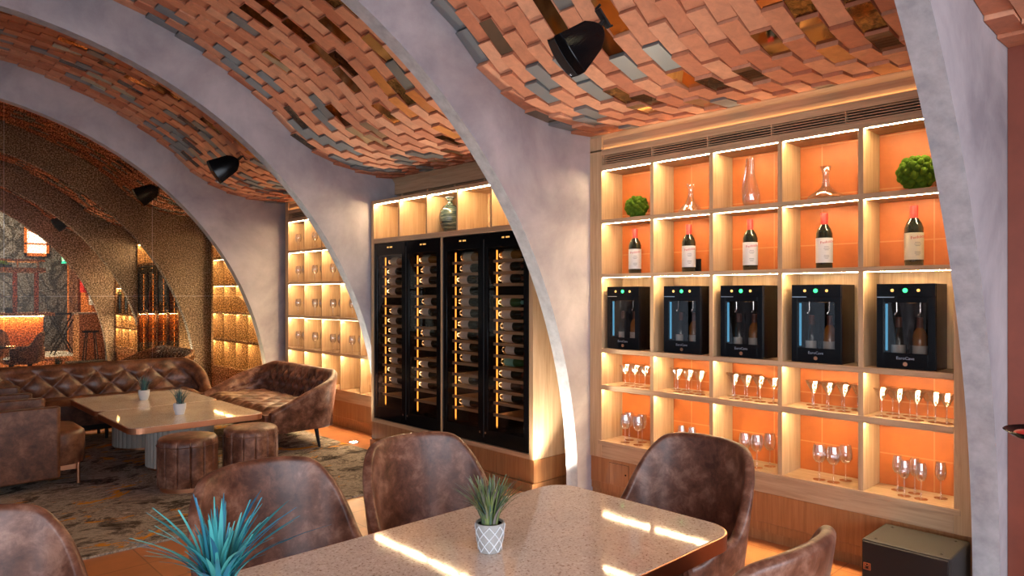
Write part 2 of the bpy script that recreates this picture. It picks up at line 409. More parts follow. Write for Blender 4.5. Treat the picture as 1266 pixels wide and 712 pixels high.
# left side: low wall and a tall window in every bay
wl = MB()
wl.box(XWL-.25, XWL, YB, finY(7)+FIN_T, 0, .45).box(XWL-.25, XWL, YB, finY(7)+FIN_T, 2.6, 4.3)
for k in range(-1, 8): wl.box(XWL-.25, XWL, finY(k)-.12, finY(k)+FIN_T+.12, .45, 2.6)
struct(wl.build('wall_left', M['plaster']))
def window(idx, k):
    y0, y1 = finY(k)+FIN_T+.12, finY(k+1)-.12; b = MB(); x = XWL-.12
    for y in (y0, (y0+y1)/2-.025, y1-.05): b.box(x-.03, x+.03, y, y+.05, .45, 2.6)
    for z in (.45, 1.6, 2.55): b.box(x-.03, x+.03, y0, y1, z, z+.05)
    w = struct(b.build('window_%d' % idx, M['frame_dark']))
    MB().box(x-.004, x+.004, y0, y1, .45, 2.6).build('pane', M['pane'], w)
for i, k in enumerate(range(-1, 7)): window(i+1, k)
b = MB()
for i in range(7):
    x = lerp(XWL, XWR-.06, i/6); b.box(x, x+.06, YB-.15, YB-.09, .35, 3.0)
for z in (.35, 1.7, 2.94): b.box(XWL, XWR, YB-.15, YB-.09, z, z+.06)
w = struct(b.build('window_9', M['frame_dark'])); MB().box(XWL, XWR, YB-.125, YB-.115, .35, 3.0).build('pane', M['pane'], w)

# rug
ru = MB().prism(rrect(-1.4, 3.58, 4.5, 8.45, .01, 1), 0, .012).build('rug', M['rug'])
tag(ru, 'large grey brown rug with burnt orange streaks under the lounge tables', 'rug')

# glass partition in the fourth arch
gp = thing('glass_partition', 'floor to ceiling speckled glass partition filling the fourth arch behind the lounge', 'glass partition', (0, finY(4)+FIN_T+.005, 0))
def arch_panel(x0, x1, z0, z1, y, th):
    pts = []; n = 16
    for i in range(n+1):
        x = lerp(x0, x1, i/n); d = RIN**2 - (x-CX)**2; zt = min(z1, CZ + math.sqrt(max(d, 0)) - .004) if d > 0 else z0
        pts.append((x, max(zt, z0)))
    poly = [(x0, z0)] + pts + [(x1, z0)]
    out = []
    for p in poly:
        if not out or math.hypot(p[0]-out[-1][0], p[1]-out[-1][1]) > 1e-4: out.append(p)
    return MB().prism(out, y, y+th, axis='y')
xs = [-3.05, -1.68, -.28, 1.12, 2.51, 3.84]
for a, c in zip(xs, xs[1:]):
    for z0, z1 in ((.01, 1.478), (1.484, 5)):
        arch_panel(a+.003, c-.003, z0, z1, 0, .001).build('glass_panel', M['partition'], gp)

# ------------------------------------------------------------------ downlights in the ground at the fin legs
def ground_light(k, side, power, dy=.17, label=None):
    x = 3.68 if side > 0 else 2*CX - 3.68; y = finY(k) + FIN_T + dy
    t = thing('ground_light', label, 'ground light', (x, y, 0), 0, 'uplights set in the floor beside the arches')
    MB().lathe([(0, 0), (.052, 0), (.052, .004), (.040, .006), (.040, .002), (0, .002)], 24).build('ring', M['chrome'], t)
    MB().lathe([(0, .002), (.038, .002), (.038, .0045), (0, .0045)], 24).build('lens', M['groundlamp'], t)
    ld = bpy.data.lights.new('uplight', 'SPOT'); ld.energy = power*7; ld.color = (1, .90, .74); ld.spot_size = R(80); ld.spot_blend = .7; ld.shadow_soft_size = .03
    lo = bpy.data.objects.new('uplight', ld); col.objects.link(lo); lo.location = (x, y, .03)
    d = Vector((.10*side, -.16, 1)); lo.rotation_euler = d.to_track_quat('-Z', 'Y').to_euler()
UP = ['beside the arch leg nearest the big floor speaker', 'between the second arch leg and the wine fridges', 'beside the arch leg behind the far dining chair',
      'beside the arch leg behind the two seat sofa', 'beyond the glass, by the wine glass shelves', 'beyond the glass, at the far wine fridges', 'beyond the glass, at the last arch']
for k in range(1, 8):
    ground_light(k, 1, 26 if k < 5 else 18, .06 if k == 1 else .09 if k in (2, 5) else .14, 'small round uplight in the floor ' + UP[k-1])

# ------------------------------------------------------------------ built-in shelving
def shelf_unit(name, label, y_hi, cols, pitch, div, rows, back, X=4.0, depth=.25, group=None, led=True, stile=.12, vent=True, y_lo_end=None, cove=True, hatch=False):
    """y_hi: left edge of first niche as seen (largest y); rows: list of (top, bottom)"""
    t = thing(name, label, 'shelving', (X, y_hi, 0), 0, group)
    n = cols; inner = pitch - div
    ylo = -(n*pitch - div)
    ztop, zbot = 2.445, .30
    def up(*a): MB().box(*a).build('upright_panel', M['oak'], t, bevel=.002)
    def bd(*a): MB().box(*a).build('shelf_board', M['oak_h'], t, bevel=.002)
    up(-.0, depth, 0, stile, zbot, 2.66)
    up(0, depth, ylo - (stile if y_lo_end is None else y_lo_end), ylo, zbot, 2.66)
    for i in range(1, n): up(0, depth, -i*pitch, -i*pitch + div, rows[-1][1], rows[0][0])
    bd(0, depth, ylo, 0, rows[0][0]+.0021, ztop)
    for (a, c), (a2, c2) in zip(rows, rows[1:]): bd(-.003, depth, ylo, 0, a2+.0021, c)
    for a, c in rows:
        MB().box(-.003, .013, ylo, 0, a, a+.0021).box(.0245, depth, ylo, 0, a, a+.0021).build('board_groove', M['oak_h'], t)
    bd(-.006, depth, ylo-.03, .03, .395, rows[-1][1]); bd(0, depth, ylo, 0, zbot, .395)
    if hatch:
        MB().box(depth, depth+.02, ylo, 0, rows[2][0], rows[0][0]).build('back_panel', back, t)
        MB().box(depth, depth+.02, ylo, 0, rows[3][0], rows[2][0]).build('back_panel', M['oak'], t)
        MB().box(depth, depth+.02, ylo, 0, rows[-1][1], rows[3][0]).build('back_panel', back, t)
    else: MB().box(depth, depth+.02, ylo, 0, rows[-1][1], rows[0][0]).build('back_panel', back, t)
    e = ylo - (stile if y_lo_end is None else y_lo_end)
    p = MB().box(.012, depth, e, stile, .115, .296).box(.018, depth, e, stile, .06, .112)
    p.build('plinth', M['oak_dark'], t, bevel=.001)
    if hatch:
        h = MB().box(.0095, .012, -.235, -.065, .118, .272).build('hatch', M['oak_dark'], t)
        MB().lathe([(0,0),(.006,0),(.006,.003),(0,.003)], 12).build('lock', M['black'], h).matrix_local = Matrix.Translation((.0095, -.212, .205)) @ Matrix.Rotation(R(-90), 4, 'Y')
        b = MB()
        for q in ((.0112,.0122,-.238,-.062,.272,.2745),(.0112,.0122,-.238,-.2355,.118,.272),(.0112,.0122,-.0645,-.062,.118,.272)): MB().box(*q).build('hatch_gap', M['black_matte'], t)
    MB().box(.03, depth, e, stile, 0, .06).build('kick_board', M['oak_dark'], t)
    # fascia with slot vent and cornice
    c = MB().box(.004, depth, e, stile, 2.52, 2.556).box(.004, depth, e, stile, ztop, 2.455)
    c.prism([(0, 2.556), (0, 2.566), (.002, 2.566), (.002, 2.558), (.012, 2.558), (.012, 2.60), (.02, 2.64), (.0, 2.672), (.0, 2.69), (depth, 2.69), (depth, 2.556)], e, stile, axis='y')
    c.build('cornice', M['oak_h'], t)
    if vent:
        MB().box(.05, .06, ylo, -.01, 2.455, 2.52).build('vent_backing', M['black_matte'], t)
        v = MB()
        for i in range(4): z = 2.463 + i*.0155; v.box(.008, .03, ylo, -.01, z, z+.005)
        q = 0
        while q > ylo: v.box(.004, .03, q-.012, q-.006, 2.455, 2.52); q -= .43
        v.build('vent_slats', M['oak_h'], t)
    if cove: MB().box(.0035, .0095, ylo, -.01, 2.560, 2.563).build('cove_led', M['led2'], t)
    if led:
        for r, (a, c2) in enumerate(rows):
            for i in range(n):
                ya = -i*pitch; yb = ya - inner
                MB().box(.014, .024, yb+.004, ya-.004, a-.0015, a+.002).build('led_strip', M['led'] if led is True else led, t)
    return t
ROWS1 = [(2.410, 2.050), (2.020, 1.651), (1.624, 1.104), (1.072, .837), (.800, .426)]
ROWS3 = [(2.410, 2.050), (2.020, 1.650), (1.622, 1.240), (1.210, .836), (.804, .422)]
P1, D1 = .456, .028
shelf_unit('display_shelving', 'lit oak shelving of twenty five niches holding dispensers, bottles and glasses', 3.235, 5, P1, D1, ROWS1, M['walltile'], hatch=True)
shelf_unit('display_shelving', 'lit oak shelving of small niches with wine glasses behind the two seat sofa', 8.292, 5, .43, .016, ROWS3, M['oak'], stile=.08)
shelf_unit('display_shelving', 'lit oak shelving seen through the glass, right beyond the fourth arch', 8.292+PERIOD-.07, 5, .43, .016, ROWS3, M['oak'], stile=.08)
shelf_unit('display_shelving', 'lit oak shelving with dispensers at the far end of the hall', 3.235+PERIOD*5, 5, P1, D1, ROWS1, M['oak'])

# ------------------------------------------------------------------ fridge unit
def fridge_surround(k, label):
    """oak surround with four cubbies on top, for the bay after fin k"""
    X = 3.713; y1 = finY(k)+2.557; y0 = finY(k) + .315
    t = thing('fridge_surround', label, 'cabinet', (X, y0, 0)); W = y1 - y0; d = 4.25 - X
    for a in ((0, d, W-.04, W, .25, 2.418), (0, d, 0, .045, .25, 2.418), (0, d, 1.110, 1.132, .288, 2.0)):
        MB().box(*a).build('upright_panel', M['oak'], t, bevel=.002)
    for a in ((0, d, .045, W-.04, 2.385, 2.418), (-.002, d, .045, W-.04, 2.0, 2.045), (0, d, .04, W-.04, .25, .288)):
        MB().box(*a).build('shelf_board', M['oak_h'], t, bevel=.002)
    cub = [.045 + i*(W-.085)/5 for i in range(6)]
    for q in cub[1:-1]: MB().box(.002, .34, q-.009, q+.009, 2.045, 2.385).build('cubby_divider', M['oak'], t)
    MB().box(.34, .36, .045, W-.04, 2.045, 2.385).build('back_panel', M['oak'], t)
    for a, c in zip(cub, cub[1:]): MB().box(.016, .026, a+.013, c-.013, 2.379, 2.3845).build('led_strip', M['led'], t)
    p = MB()
    for a, c in ((0, .42), (.424, .95), (.954, 1.5), (1.504, W)): p.box(.008, d, a, c, .075, .248)
    p.build('plinth', M['oak_dark'], t, bevel=.001)
    MB().box(-.012, d, -.004, W+.006, 0, .072).build('kick_board', M['oak_dark'], t, bevel=.002)
    q = MB().box(.29, d, -.05, W+.02, 2.418, 2.46).box(.29, d, -.05, W+.02, 2.515, 2.56)
    q.prism([(.29, 2.56), (.29, 2.63), (.262, 2.665), (.262, 2.69), (d, 2.69), (d, 2.56)], -.05, W+.02, axis='y')
    q.build('cornice', M['oak_h'], t)
    MB().box(.33, .35, 0, W, 2.46, 2.515).build('vent_backing', M['black_matte'], t)
    v = MB()
    for i in range(3): v.box(.30, .32, 0, W, 2.469+i*.016, 2.474+i*.016)
    for i in range(6): v.box(.296, .32, .05+i*.42, .056+i*.42, 2.46, 2.515)
    v.build('vent_slats', M['oak_h'], t)
    return t
def text(s, size, m, parent, loc, rot, name='lettering', ext=.0004):
    c = bpy.data.curves.new(name, 'FONT'); c.body = s; c.size = size; c.extrude = ext; c.align_x = 'CENTER'; c.align_y = 'CENTER'; c.resolution_u = 2
    c.materials.append(m); o0 = bpy.data.objects.new(name, c); col.objects.link(o0); bpy.context.view_layer.update()
    me = bpy.data.meshes.new_from_object(o0.evaluated_get(bpy.context.evaluated_depsgraph_get())); bpy.data.objects.remove(o0); bpy.data.curves.remove(c)
    o = bpy.data.objects.new(name, me); col.objects.link(o); o.parent = parent; o.location = loc; o.rotation_euler = rot; return o
ROT_NX = (R(90), 0, R(-90))        # lettering that reads from the hall side (normal -X)
SH_Z = [1.775 - .0955*i for i in range(14)]
def make_fridge():
    t = thing('wine_fridge', 'x', 'wine fridge', (0,0,0), 0, 'glass door wine fridges in the oak surround')
    Wd, z0, z1, d = 1.06, .29, 1.997, .42
    f = MB()
    f.box(.03, d, 0, .03, z0, z1).box(.03, d, Wd-.03, Wd, z0, z1).box(.03, d, Wd/2-.03, Wd/2+.03, z0, z1)
    f.box(.03, d, .03, Wd-.03, z1-.14, z1).box(.03, d, .03, Wd-.03, z0, z0+.14).box(d-.02, d, .03, Wd-.03, z0+.14, z1-.14)
    f.build('casing', M['black'], t)
    for hs in (0, 1):
        ya, yb = hs*Wd/2 + .004, (hs+1)*Wd/2 - .004
        r = MB(); s = .055
        r.box(0, .026, ya, ya+s, z0+.004, z1-.004).box(0, .026, yb-s, yb, z0+.004, z1-.004)
        r.box(0, .026, ya+s, yb-s, z1-.12, z1-.004).box(0, .026, ya+s, yb-s, z0+.004, z0+.12)
        dr = r.build('door', M['black'], t, bevel=.002)
        MB().box(.006, .010, ya+s, yb-s, z0+.12, z1-.12).build('door_glass', M['door_glass'], dr)
        MB().box(-.003, .001, yb-.012, yb-.006, z0+.05, z1-.05).build('door_trim', M['frame_dark'], dr)
        for q in (-.045, -.03, -.015, .015, .03): MB().box(-.0012, .0005, (ya+yb)/2+q-.005, (ya+yb)/2+q+.005, z1-.052, z1-.040).build('display_light', M['amber_on'], dr)
        MB().lathe([(0,0),(.010,0),(.010,.004),(0,.004)], 12).build('lock', M['chrome'], dr).matrix_local = Matrix.Translation((-.003, yb-.03 if hs == 0 else ya+.03, z0+.09)) @ Matrix.Rotation(R(90), 4, 'Y')
        for z in SH_Z:
            MB().box(.045, .065, ya+.075, yb-.075, z-.018, z+.006).box(.065, d-.03, ya+.075, yb-.075, z-.010, z-.004).build('shelf', M['oak_h'], t)
        MB().box(.070, .078, yb-.092, yb-.083, .43, 1.86).build('led_strip', M['ledorange'], t)
        MB().box(.08, .30, ya+.09, yb-.09, 1.864, 1.872).build('top_light', M['ledtop'], t)
    return t
# a bottle lying on its side: base towards +Y, neck towards -Y
BP = [(0,0),(.034,0),(.037,.006),(.037,.19),(.030,.215),(.016,.24),(.0145,.29),(.0155,.292),(.0155,.30),(0,.30)]
def scaled(p, kr, kz): return [(r*kr, z*kz) for r, z in p]
def make_bottle(name, label, kr, kz, glass, lab, cap, lay=False, group=None, lz=(.035,.14)):
    t = thing(name, label, 'wine bottle', (0,0,0), 0, group)
    parts = [MB().lathe(scaled(BP, kr, kz), 24).build('body', glass, t)]
    r = .0374*kr
    parts.append(MB().lathe([(r, lz[0]*kz), (r+.0004, lz[0]*kz), (r+.0004, lz[1]*kz), (r, lz[1]*kz)], 24).build('paper_label', lab, t))
    parts.append(MB().lathe([(.0152*kr, .235*kz), (.0162*kr, .236*kz), (.0162*kr, .302*kz), (0, .304*kz)], 16).build('capsule', cap, t))
    if lay:
        for p in parts: p.matrix_local = Matrix.Translation((0, .15*kz, r)) @ Matrix.Rotation(R(90), 4, 'X')
    return t
cab = [fridge_surround(2, 'oak surround with five lit cubbies around the two large wine fridges'),
       fridge_surround(5, 'oak surround around the far wine fridge beyond the glass')]
fr = make_fridge(); PF = []
for k, base in ((2, finY(2)+.315), (5, finY(5)+.315)):
    for j, off in enumerate((.047, 1.135)):
        lab = ['tall black double door wine fridge next to the second arch, full of bottles', 'tall black double door wine fridge farther from the dining table, beside the blue wall',
               'nearer wine fridge seen through the speckled glass', 'farther wine fridge seen through the speckled glass'][j + (0 if k == 2 else 2)]
        if not PF: o = fr; o['label'] = lab
        else: o = dup(fr, (0,0,0), 0, lab)
        o.location = (3.715, base + off, 0); PF.append((k, base+off))
# bottles on the fridge shelves
G_F = 'bottles lying on the wine fridge shelves'
bot = {'dark': make_bottle('wine_bottle', 'x', 1, 1, M['winebottle'], M['label'], M['goldcap'], True, G_F),
       'green': make_bottle('wine_bottle', 'x', 1, 1, M['green_bottle'], M['label'], M['label_teal'], True, G_F),
       'amber': make_bottle('wine_bottle', 'x', 1, 1, M['amber_bottle'], M['label_cream'], M['goldcap'], True, G_F),
       'teal': make_bottle('wine_bottle', 'x', 1, 1, M['green_bottle'], M['label_teal'], M['label'], True, G_F)}
used = set(); rnd = random.Random(5)
ORD = ['topmost', 'second', 'third', 'fourth', 'fifth', 'sixth', 'seventh', 'eighth', 'ninth', 'tenth', 'eleventh', 'twelfth', 'thirteenth', 'lowest']
DOORN = {0: 'wine fridge door nearest the table', 1: 'second wine fridge door from the table', 2: 'third wine fridge door from the table', 3: 'wine fridge door beside the blue wall'}
dn = 0
for fi, (k, yb) in enumerate(PF):
    for hs in (0, 1):
        ya, ye = yb + hs*.53 + .079, yb + (hs+1)*.53 - .079
        for i, z in enumerate(SH_Z):
            if k == 5 and i % 2: continue
            if i in (13,) and hs == 0: continue
            if rnd.random() < .08 and i > 1: continue
            kd = 'amber' if i == 0 else 'green' if (hs == 0 and fi == 0 and i in (3, 4)) else 'teal' if (hs == 0 and fi == 0 and i == 9) else 'dark'
            cy = (ya+ye)/2 + rnd.uniform(-.026, .026)
            cn = {'amber': 'amber', 'green': 'green', 'teal': 'teal labelled', 'dark': 'dark'}[kd]
            which = DOORN[fi*2+hs] if fi < 2 else ('%s door of %s fridge beyond glass' % ('near' if hs == 0 else 'far', 'the nearer' if fi == 2 else 'the farther'))
            lab = '%s bottle on the %s shelf behind the %s' % (cn, ORD[i], which)
            o = bot[kd]
            if kd in used: o = dup(o, (0,0,0), 0, lab)
            else: used.add(kd); o['label'] = lab
            o.location = (3.715 + .12, cy, z + .0062)
for kd in bot:
    assert kd in used

# ------------------------------------------------------------------ things in the near shelving
def colY(c, u=.5): return 3.235 - c*P1 - u*(P1-D1)      # u: 0 far side .. 1 near side
def ratioY(u, X): t = (u-633)/F_PX; return X*(math.cos(TH)-t*math.sin(TH))/(math.sin(TH)+t*math.cos(TH))
COLN = ['first', 'second', 'third', 'fourth', 'fifth']
WHERE = ['nearest the blue arch', 'second from the blue arch', 'in the middle', 'second from the floor speaker', 'above the floor speaker']
# magnum bottles
mg = make_bottle('wine_bottle', 'x', 1.22, 1.06, M['winebottle'], M['label'], M['redcap'], False, 'large red capped bottles on the shelf', (.03, .165))
text('Penfolds', .021, M['redink'], mg, (-.0470, 0, .150), (R(90), R(-8), R(-90)), 'red_script')
for i, (w_, z) in enumerate(((.016,.122),(.020,.112),(.014,.104),(.018,.072),(.018,.064),(.012,.056))): MB().box(-.0462, -.0440, -w_*.8, w_*.8, z, z+.002).build('print_line', M['ink'], mg)
for c, u in enumerate((785, 851.5, 927.5, 1019, 1130)):
    lab = 'red capped wine bottle standing in the niche %s' % WHERE[c]
    o = mg if c == 0 else dup(mg, (0,0,0), 0, lab)
    o['label'] = lab; o.location = (4.09, ratioY(u, 4.09), 1.6515); o.rotation_euler = (0, 0, R(38))
    if c == 4:
        for ch in bpy.data.objects:
            if ch.parent == o and ch.name.startswith('paper_label'):
                ch.data = ch.data.copy(); ch.data.materials[0] = M['label_cream']; ch['label'] = 'cream paper label'
tag(MB().box(4.14, 4.15, ratioY(866, 4.14), ratioY(858.5, 4.14), 1.6515, 1.74).build('card', M['black_matte']), 'small dark card standing beside the bottle in the second bottle niche', 'card')

# moss balls
def moss(name, label, r, loc, seed, group='green moss balls on the top shelf'):
    t = MB(); rnd = random.Random(seed); n = 60
    t.ball((0,0,r*.96), r*.80, 16, 10)
    for i in range(n):
        z = 1 - 2*(i+.5)/n; a = i*2.39996; q = math.sqrt(1-z*z); k = rnd.uniform(.16, .25)*r
        t.ball((q*math.cos(a)*r*.84, q*math.sin(a)*r*.84, r*.98 + z*r*.80), k, 10, 7)
    o = t.build(name, M['moss']); o.location = loc; return tag(o, label, 'moss ball', group)
moss('moss_ball', 'smaller bright green moss ball in the top niche nearest the blue arch', .083, (4.10, ratioY(787, 4.10), 2.0515), 3)
moss('moss_ball', 'larger green moss ball in the top niche nearest the big arch', .098, (4.10, ratioY(1134, 4.10), 2.0515), 4)
# decanters
def decanter(prof, label, loc, tilt=0):
    inner = [(max(r-.003, 0), z) for r, z in prof]
    t = thing('decanter', label, 'decanter', loc, 0, 'glass decanters on the top shelf')
    p = MB().lathe(prof, 32).build('vessel', M['glass'], t)
    MB().lathe([(prof[0][0], .0), (prof[0][0]*.9, .004), (0, .006)], 24).build('thick_base', M['glass'], t)
    p.rotation_euler = (0, tilt, 0); return t
decanter([(.075,.002),(.082,.010),(.060,.035),(.030,.070),(.018,.11),(.016,.135),(.020,.165),(.030,.19)], 'short wide based clear decanter in the second top niche', (4.08, ratioY(854, 4.08), 2.051))
DV = [(.02,.002),(.045,.012),(.056,.045),(.050,.09),(.036,.15),(.024,.20),(.016,.25),(.014,.28),(.012,.30)]
dc = decanter(DV, 'tall teardrop shaped clear decanter in the middle top niche', (4.08, ratioY(929, 4.08), 2.051))
MB().tube([(0,-.012,.30),(0,.01,.312),(0,.03,.30),(0,.035,.25),(0,.047,.18),(0,.060,.10),(0,.052,.05)], .007, 8).build('loop_handle', M['glass'], dc)
decanter([(.02,.002),(.100,.006),(.096,.016),(.050,.05),(.024,.075),(.018,.11),(.018,.15),(.024,.175),(.032,.19)], 'broad flat based clear decanter in the fourth top niche', (4.08, ratioY(1021, 4.08), 2.051))

# glasses
def glass_thing(name, bowl, stem_h, foot, label, group):
    t = thing(name, label, 'glass', (0,0,0), 0, group)
    MB().lathe(bowl, 20).build('bowl', M['glass'], t)
    MB().lathe([(0,0),(foot,0),(foot,.0015),(.008,.006),(.0038,.015),(.0033,stem_h*.6),(.0045,stem_h),(0,stem_h+.001)], 16).build('stem_and_foot', M['glass'], t)
    return t
coupe = glass_thing('martini_glass', [(.0045,.085),(.012,.093),(.041,.148),(.042,.150),(.0405,.149),(.011,.095),(.0,.090)], .086, .034, 'x', 'martini glasses on the fourth row')
wineg = glass_thing('wine_glass', [(.004,.098),(.020,.104),(.034,.125),(.038,.148),(.036,.175),(.030,.205),(.0292,.205),(.035,.175),(.0368,.148),(.033,.126),(.019,.106),(0,.100)], .099, .034, 'x', 'wine glasses on the lit shelves')
flute = glass_thing('tulip_glass', [(.004,.092),(.016,.098),(.026,.118),(.028,.135),(.026,.16),(.021,.190),(.0203,.190),(.0252,.16),(.027,.135),(.025,.119),(.015,.100),(0,.094)], .093, .032, 'x', 'wine glasses on the lit shelves')
first = {}
def put_glass(p, x, y, z, rz, label):
    o = p if p.name not in first else dup(p, (0,0,0), 0, label)
    first[p.name] = 1; o['label'] = label; o.location = (x, y, z); o.rotation_euler = (0, 0, rz); return o
def ranks(n): return ['front left', 'front middle', 'front right', 'back left', 'back middle', 'back right', 'rear left', 'rear middle', 'rear right'][:n]
def spaced(ls, gap, c, mg):
    out = []
    for back in (0, 1):
        row = sorted([(ratioY(u, 4+dx), u, dx) for u, dx in ls if (dx > .10) == bool(back)], reverse=True); hi = colY(c, 0) - mg
        for y, u, dx in row:
            y = min(y, hi); out.append((u, dx, y)); hi = y - gap
    lo = colY(c, 1) + mg
    return [(u, dx, max(y, lo)) for u, dx, y in out]
GP = {0: [(773,.06),(783,.05),(794,.07),(777,.15),(788,.15)], 1: [(838,.06),(850,.05),(862,.08),(835,.16),(846,.16),(857,.16)],
      2: [(907,.05),(919,.05),(931,.06),(945,.08),(904,.15),(914,.16),(926,.16)], 3: [(1005,.05),(1018,.05),(1034,.07),(1002,.14),(1013,.15),(1026,.15),(1049,.12)],
      4: [(1090,.06),(1108,.05),(1124,.05),(1141,.07),(1160,.09),(1101,.13),(1115,.14),(1133,.15)]}
SIDE = [q + ' from the blue arch' for q in ('first', 'second', 'third', 'fourth', 'fifth', 'sixth', 'seventh', 'eighth', 'ninth')]
for c, ls in GP.items():
    ls = spaced(ls, .086, c, .045); order = sorted(range(len(ls)), key=lambda i: -ls[i][2])
    for i, (u, dx, y) in enumerate(ls):
        X = 4.0 + (.06 if dx < .1 else .165)
        put_glass(coupe, X, y, .8375, 0, 'martini glass, niche %s, %s' % (WHERE[c], SIDE[order.index(i)]))
GW = {0: (wineg, [(773,.06),(789,.06),(778,.15),(793,.14)]), 1: (flute, [(843,.06),(857,.08)]), 2: (wineg, [(920,.05),(936,.08),(949,.12)]),
      3: (wineg, [(1012,.05),(1028,.07),(1043,.12)]), 4: (flute, [(1118,.06),(1136,.06),(1161,.12),(1109,.14),(1131,.15)])}
for c, (pp, ls) in GW.items():
    ls = spaced(ls, .080, c, .042); order = sorted(range(len(ls)), key=lambda i: -ls[i][2])
    for i, (u, dx, y) in enumerate(ls):
        X = 4.0 + (.06 if dx < .1 else .15)
        put_glass(pp, X, y, .4265, 0, '%s, lowest niche %s, %s' % ('tulip glass' if pp is flute else 'wine glass', WHERE[c], SIDE[order.index(i)]))
rnd = random.Random(8); RN = ['top', 'second', 'third', 'fourth']
for r in range(4):
    for c in range(5):
        for i in range(3 if (r+c) % 2 else 2):
            if c == 4 and i == 2: continue
            y = 8.292 - c*.43 - (.175 + .088*i + rnd.uniform(-.004, .004)); X = 4.05 + (.06 if i == 1 else 0)
            put_glass(wineg, X, y, ROWS3[r][1]+.0005, 0, 'wine glass behind the two seat sofa, %s row, %s niche from the brown arch, %s' % (RN[r], COLN[c], ['first', 'second', 'last'][i]))
for c in range(3):
    for i in range(2):
        y = 8.292 + PERIOD - .07 - c*.43 - (.20 + .1*i)
        put_glass(wineg, 4.06, y, ROWS3[0][1]+.0005, 0, 'wine glass beyond the glass partition, top row, %s niche, %s' % (COLN[c], ['farther', 'nearer'][i]))

# wine dispensers
def make_dispenser():
    t = thing('wine_dispenser', 'x', 'wine dispenser', (0,0,0), 0, 'black two bottle wine dispensers')
    W, H, D = .285, .452, .20
    f = MB().box(.012, D, 0, .012, 0, H).box(.012, D, W-.012, W, 0, H).box(.012, D, .012, W-.012, 0, .012).box(.012, D, .012, W-.012, H-.10, H).box(D-.01, D, .012, W-.012, .012, H-.10)
    f.box(.03, D, W/2-.008, W/2+.008, .05, .35)
    f.build('casing', M['black'], t, bevel=.002)
    d = MB().box(0, .010, .002, .036, .003, H-.072).box(0, .010, W-.036, W-.002, .003, H-.072).box(0, .010, .036, W-.036, .003, .085).box(0, .010, .036, W-.036, H-.10, H-.072)
    d = d.build('door', M['black'], t, bevel=.001)
    MB().box(.003, .006, .036, W-.036, .085, H-.10).build('door_glass', M['door_glass'], d)
    text('EuroCave', .022, M['silverink'], d, (-.0008, W/2, .058), ROT_NX)
    e = MB().lathe([(.006,0),(.011,0),(.011,.002),(.006,.002)], 20).build('emblem', M['copper'], d); e.matrix_local = Matrix.Translation((-.002, W/2, .028)) @ Matrix.Rotation(R(90), 4, 'Y')
    p = MB().box(0, .012, .002, W-.002, H-.068, H).build('control_panel', M['black'], t, bevel=.001)
    MB().box(-.0025, .001, W-.09, W-.004, H-.073, H-.069).build('chrome_line', M['chrome'], t)
    for y, mm, r in ((W*.72, 'amber_on', .008), (W/2, 'green_on', .012), (W*.28, 'amber_on', .008)):
        q = MB().lathe([(0,0),(r,0),(r,.002),(0,.003)], 20).build('button', M[mm], p); q.matrix_local = Matrix.Translation((-.001, y, H-.035)) @ Matrix.Rotation(R(-90), 4, 'Y')
    for yy in (W*.30, W*.70):
        MB().tube([(.05, yy, .352), (.05, yy, .30), (.05, yy+.012, .285)], .004, 8).build('spout', M['chrome'], t)
    MB().box(.012, .02, W-.052, W-.042, .095, .345).build('reflection_strip', M['bluereflect'], t)  # glowing strip painted in for the blue reflection in the door glass
    MB().box(.03, D-.03, .03, W-.03, .352, .355).build('inner_light', M['ledin'], t)
    return t
ds = make_dispenser()
small = make_bottle('wine_bottle', 'x', .95, .86, M['amber_bottle'], M['label'], M['goldcap'], False, 'bottles inside the wine dispensers', (.03, .13))
small2 = make_bottle('wine_bottle', 'x', .95, .86, M['winebottle'], M['label'], M['goldcap'], False, 'bottles inside the wine dispensers', (.03, .13))
us = set()
for c in range(5):
    y0 = ratioY([790, 866, 943, 1040, 1157][c], 4.02)
    lab = 'black wine dispenser with two bottles in the niche %s' % WHERE[c]
    o = ds if c == 0 else dup(ds, (0,0,0), 0, lab); o['label'] = lab; o.location = (4.02, y0, 1.1045)
    for j, p in enumerate((small2, small)):
        l2 = '%s bottle inside the dispenser %s' % (['dark', 'amber'][j], WHERE[c])
        q = p if p.name not in us else dup(p, (0,0,0), 0, l2); us.add(p.name); q['label'] = l2
        q.location = (4.02 + .085, y0 + .285*(.70 if j == 0 else .34), 1.117)
for c in range(5):
    dup(ds, (4.02, 3.235+PERIOD*5 - c*P1 - .36, 1.1045), 0, 'far black wine dispenser beyond the glass partition, %s from the far arch' % COLN[c])

# vase in the cubby
t = thing('vase', 'dark striped ceramic vase with pale rim in a cubby above the wine fridges', 'vase', (3.713+.17, ratioY(556.5, 3.713+.17), 2.0455))
MB().lathe([(0,0),(.050,0),(.062,.02),(.092,.09),(.101,.15),(.092,.205),(.060,.245),(.030,.262),(.024,.275),(.024,.295),(.040,.322),(.036,.322),(.020,.297),(.018,.26)], 36).build('body', M['vase'], t)
MB().lathe([(.0395,.320),(.043,.324),(.040,.328),(.033,.324)], 28).build('rim', M['white'], t)

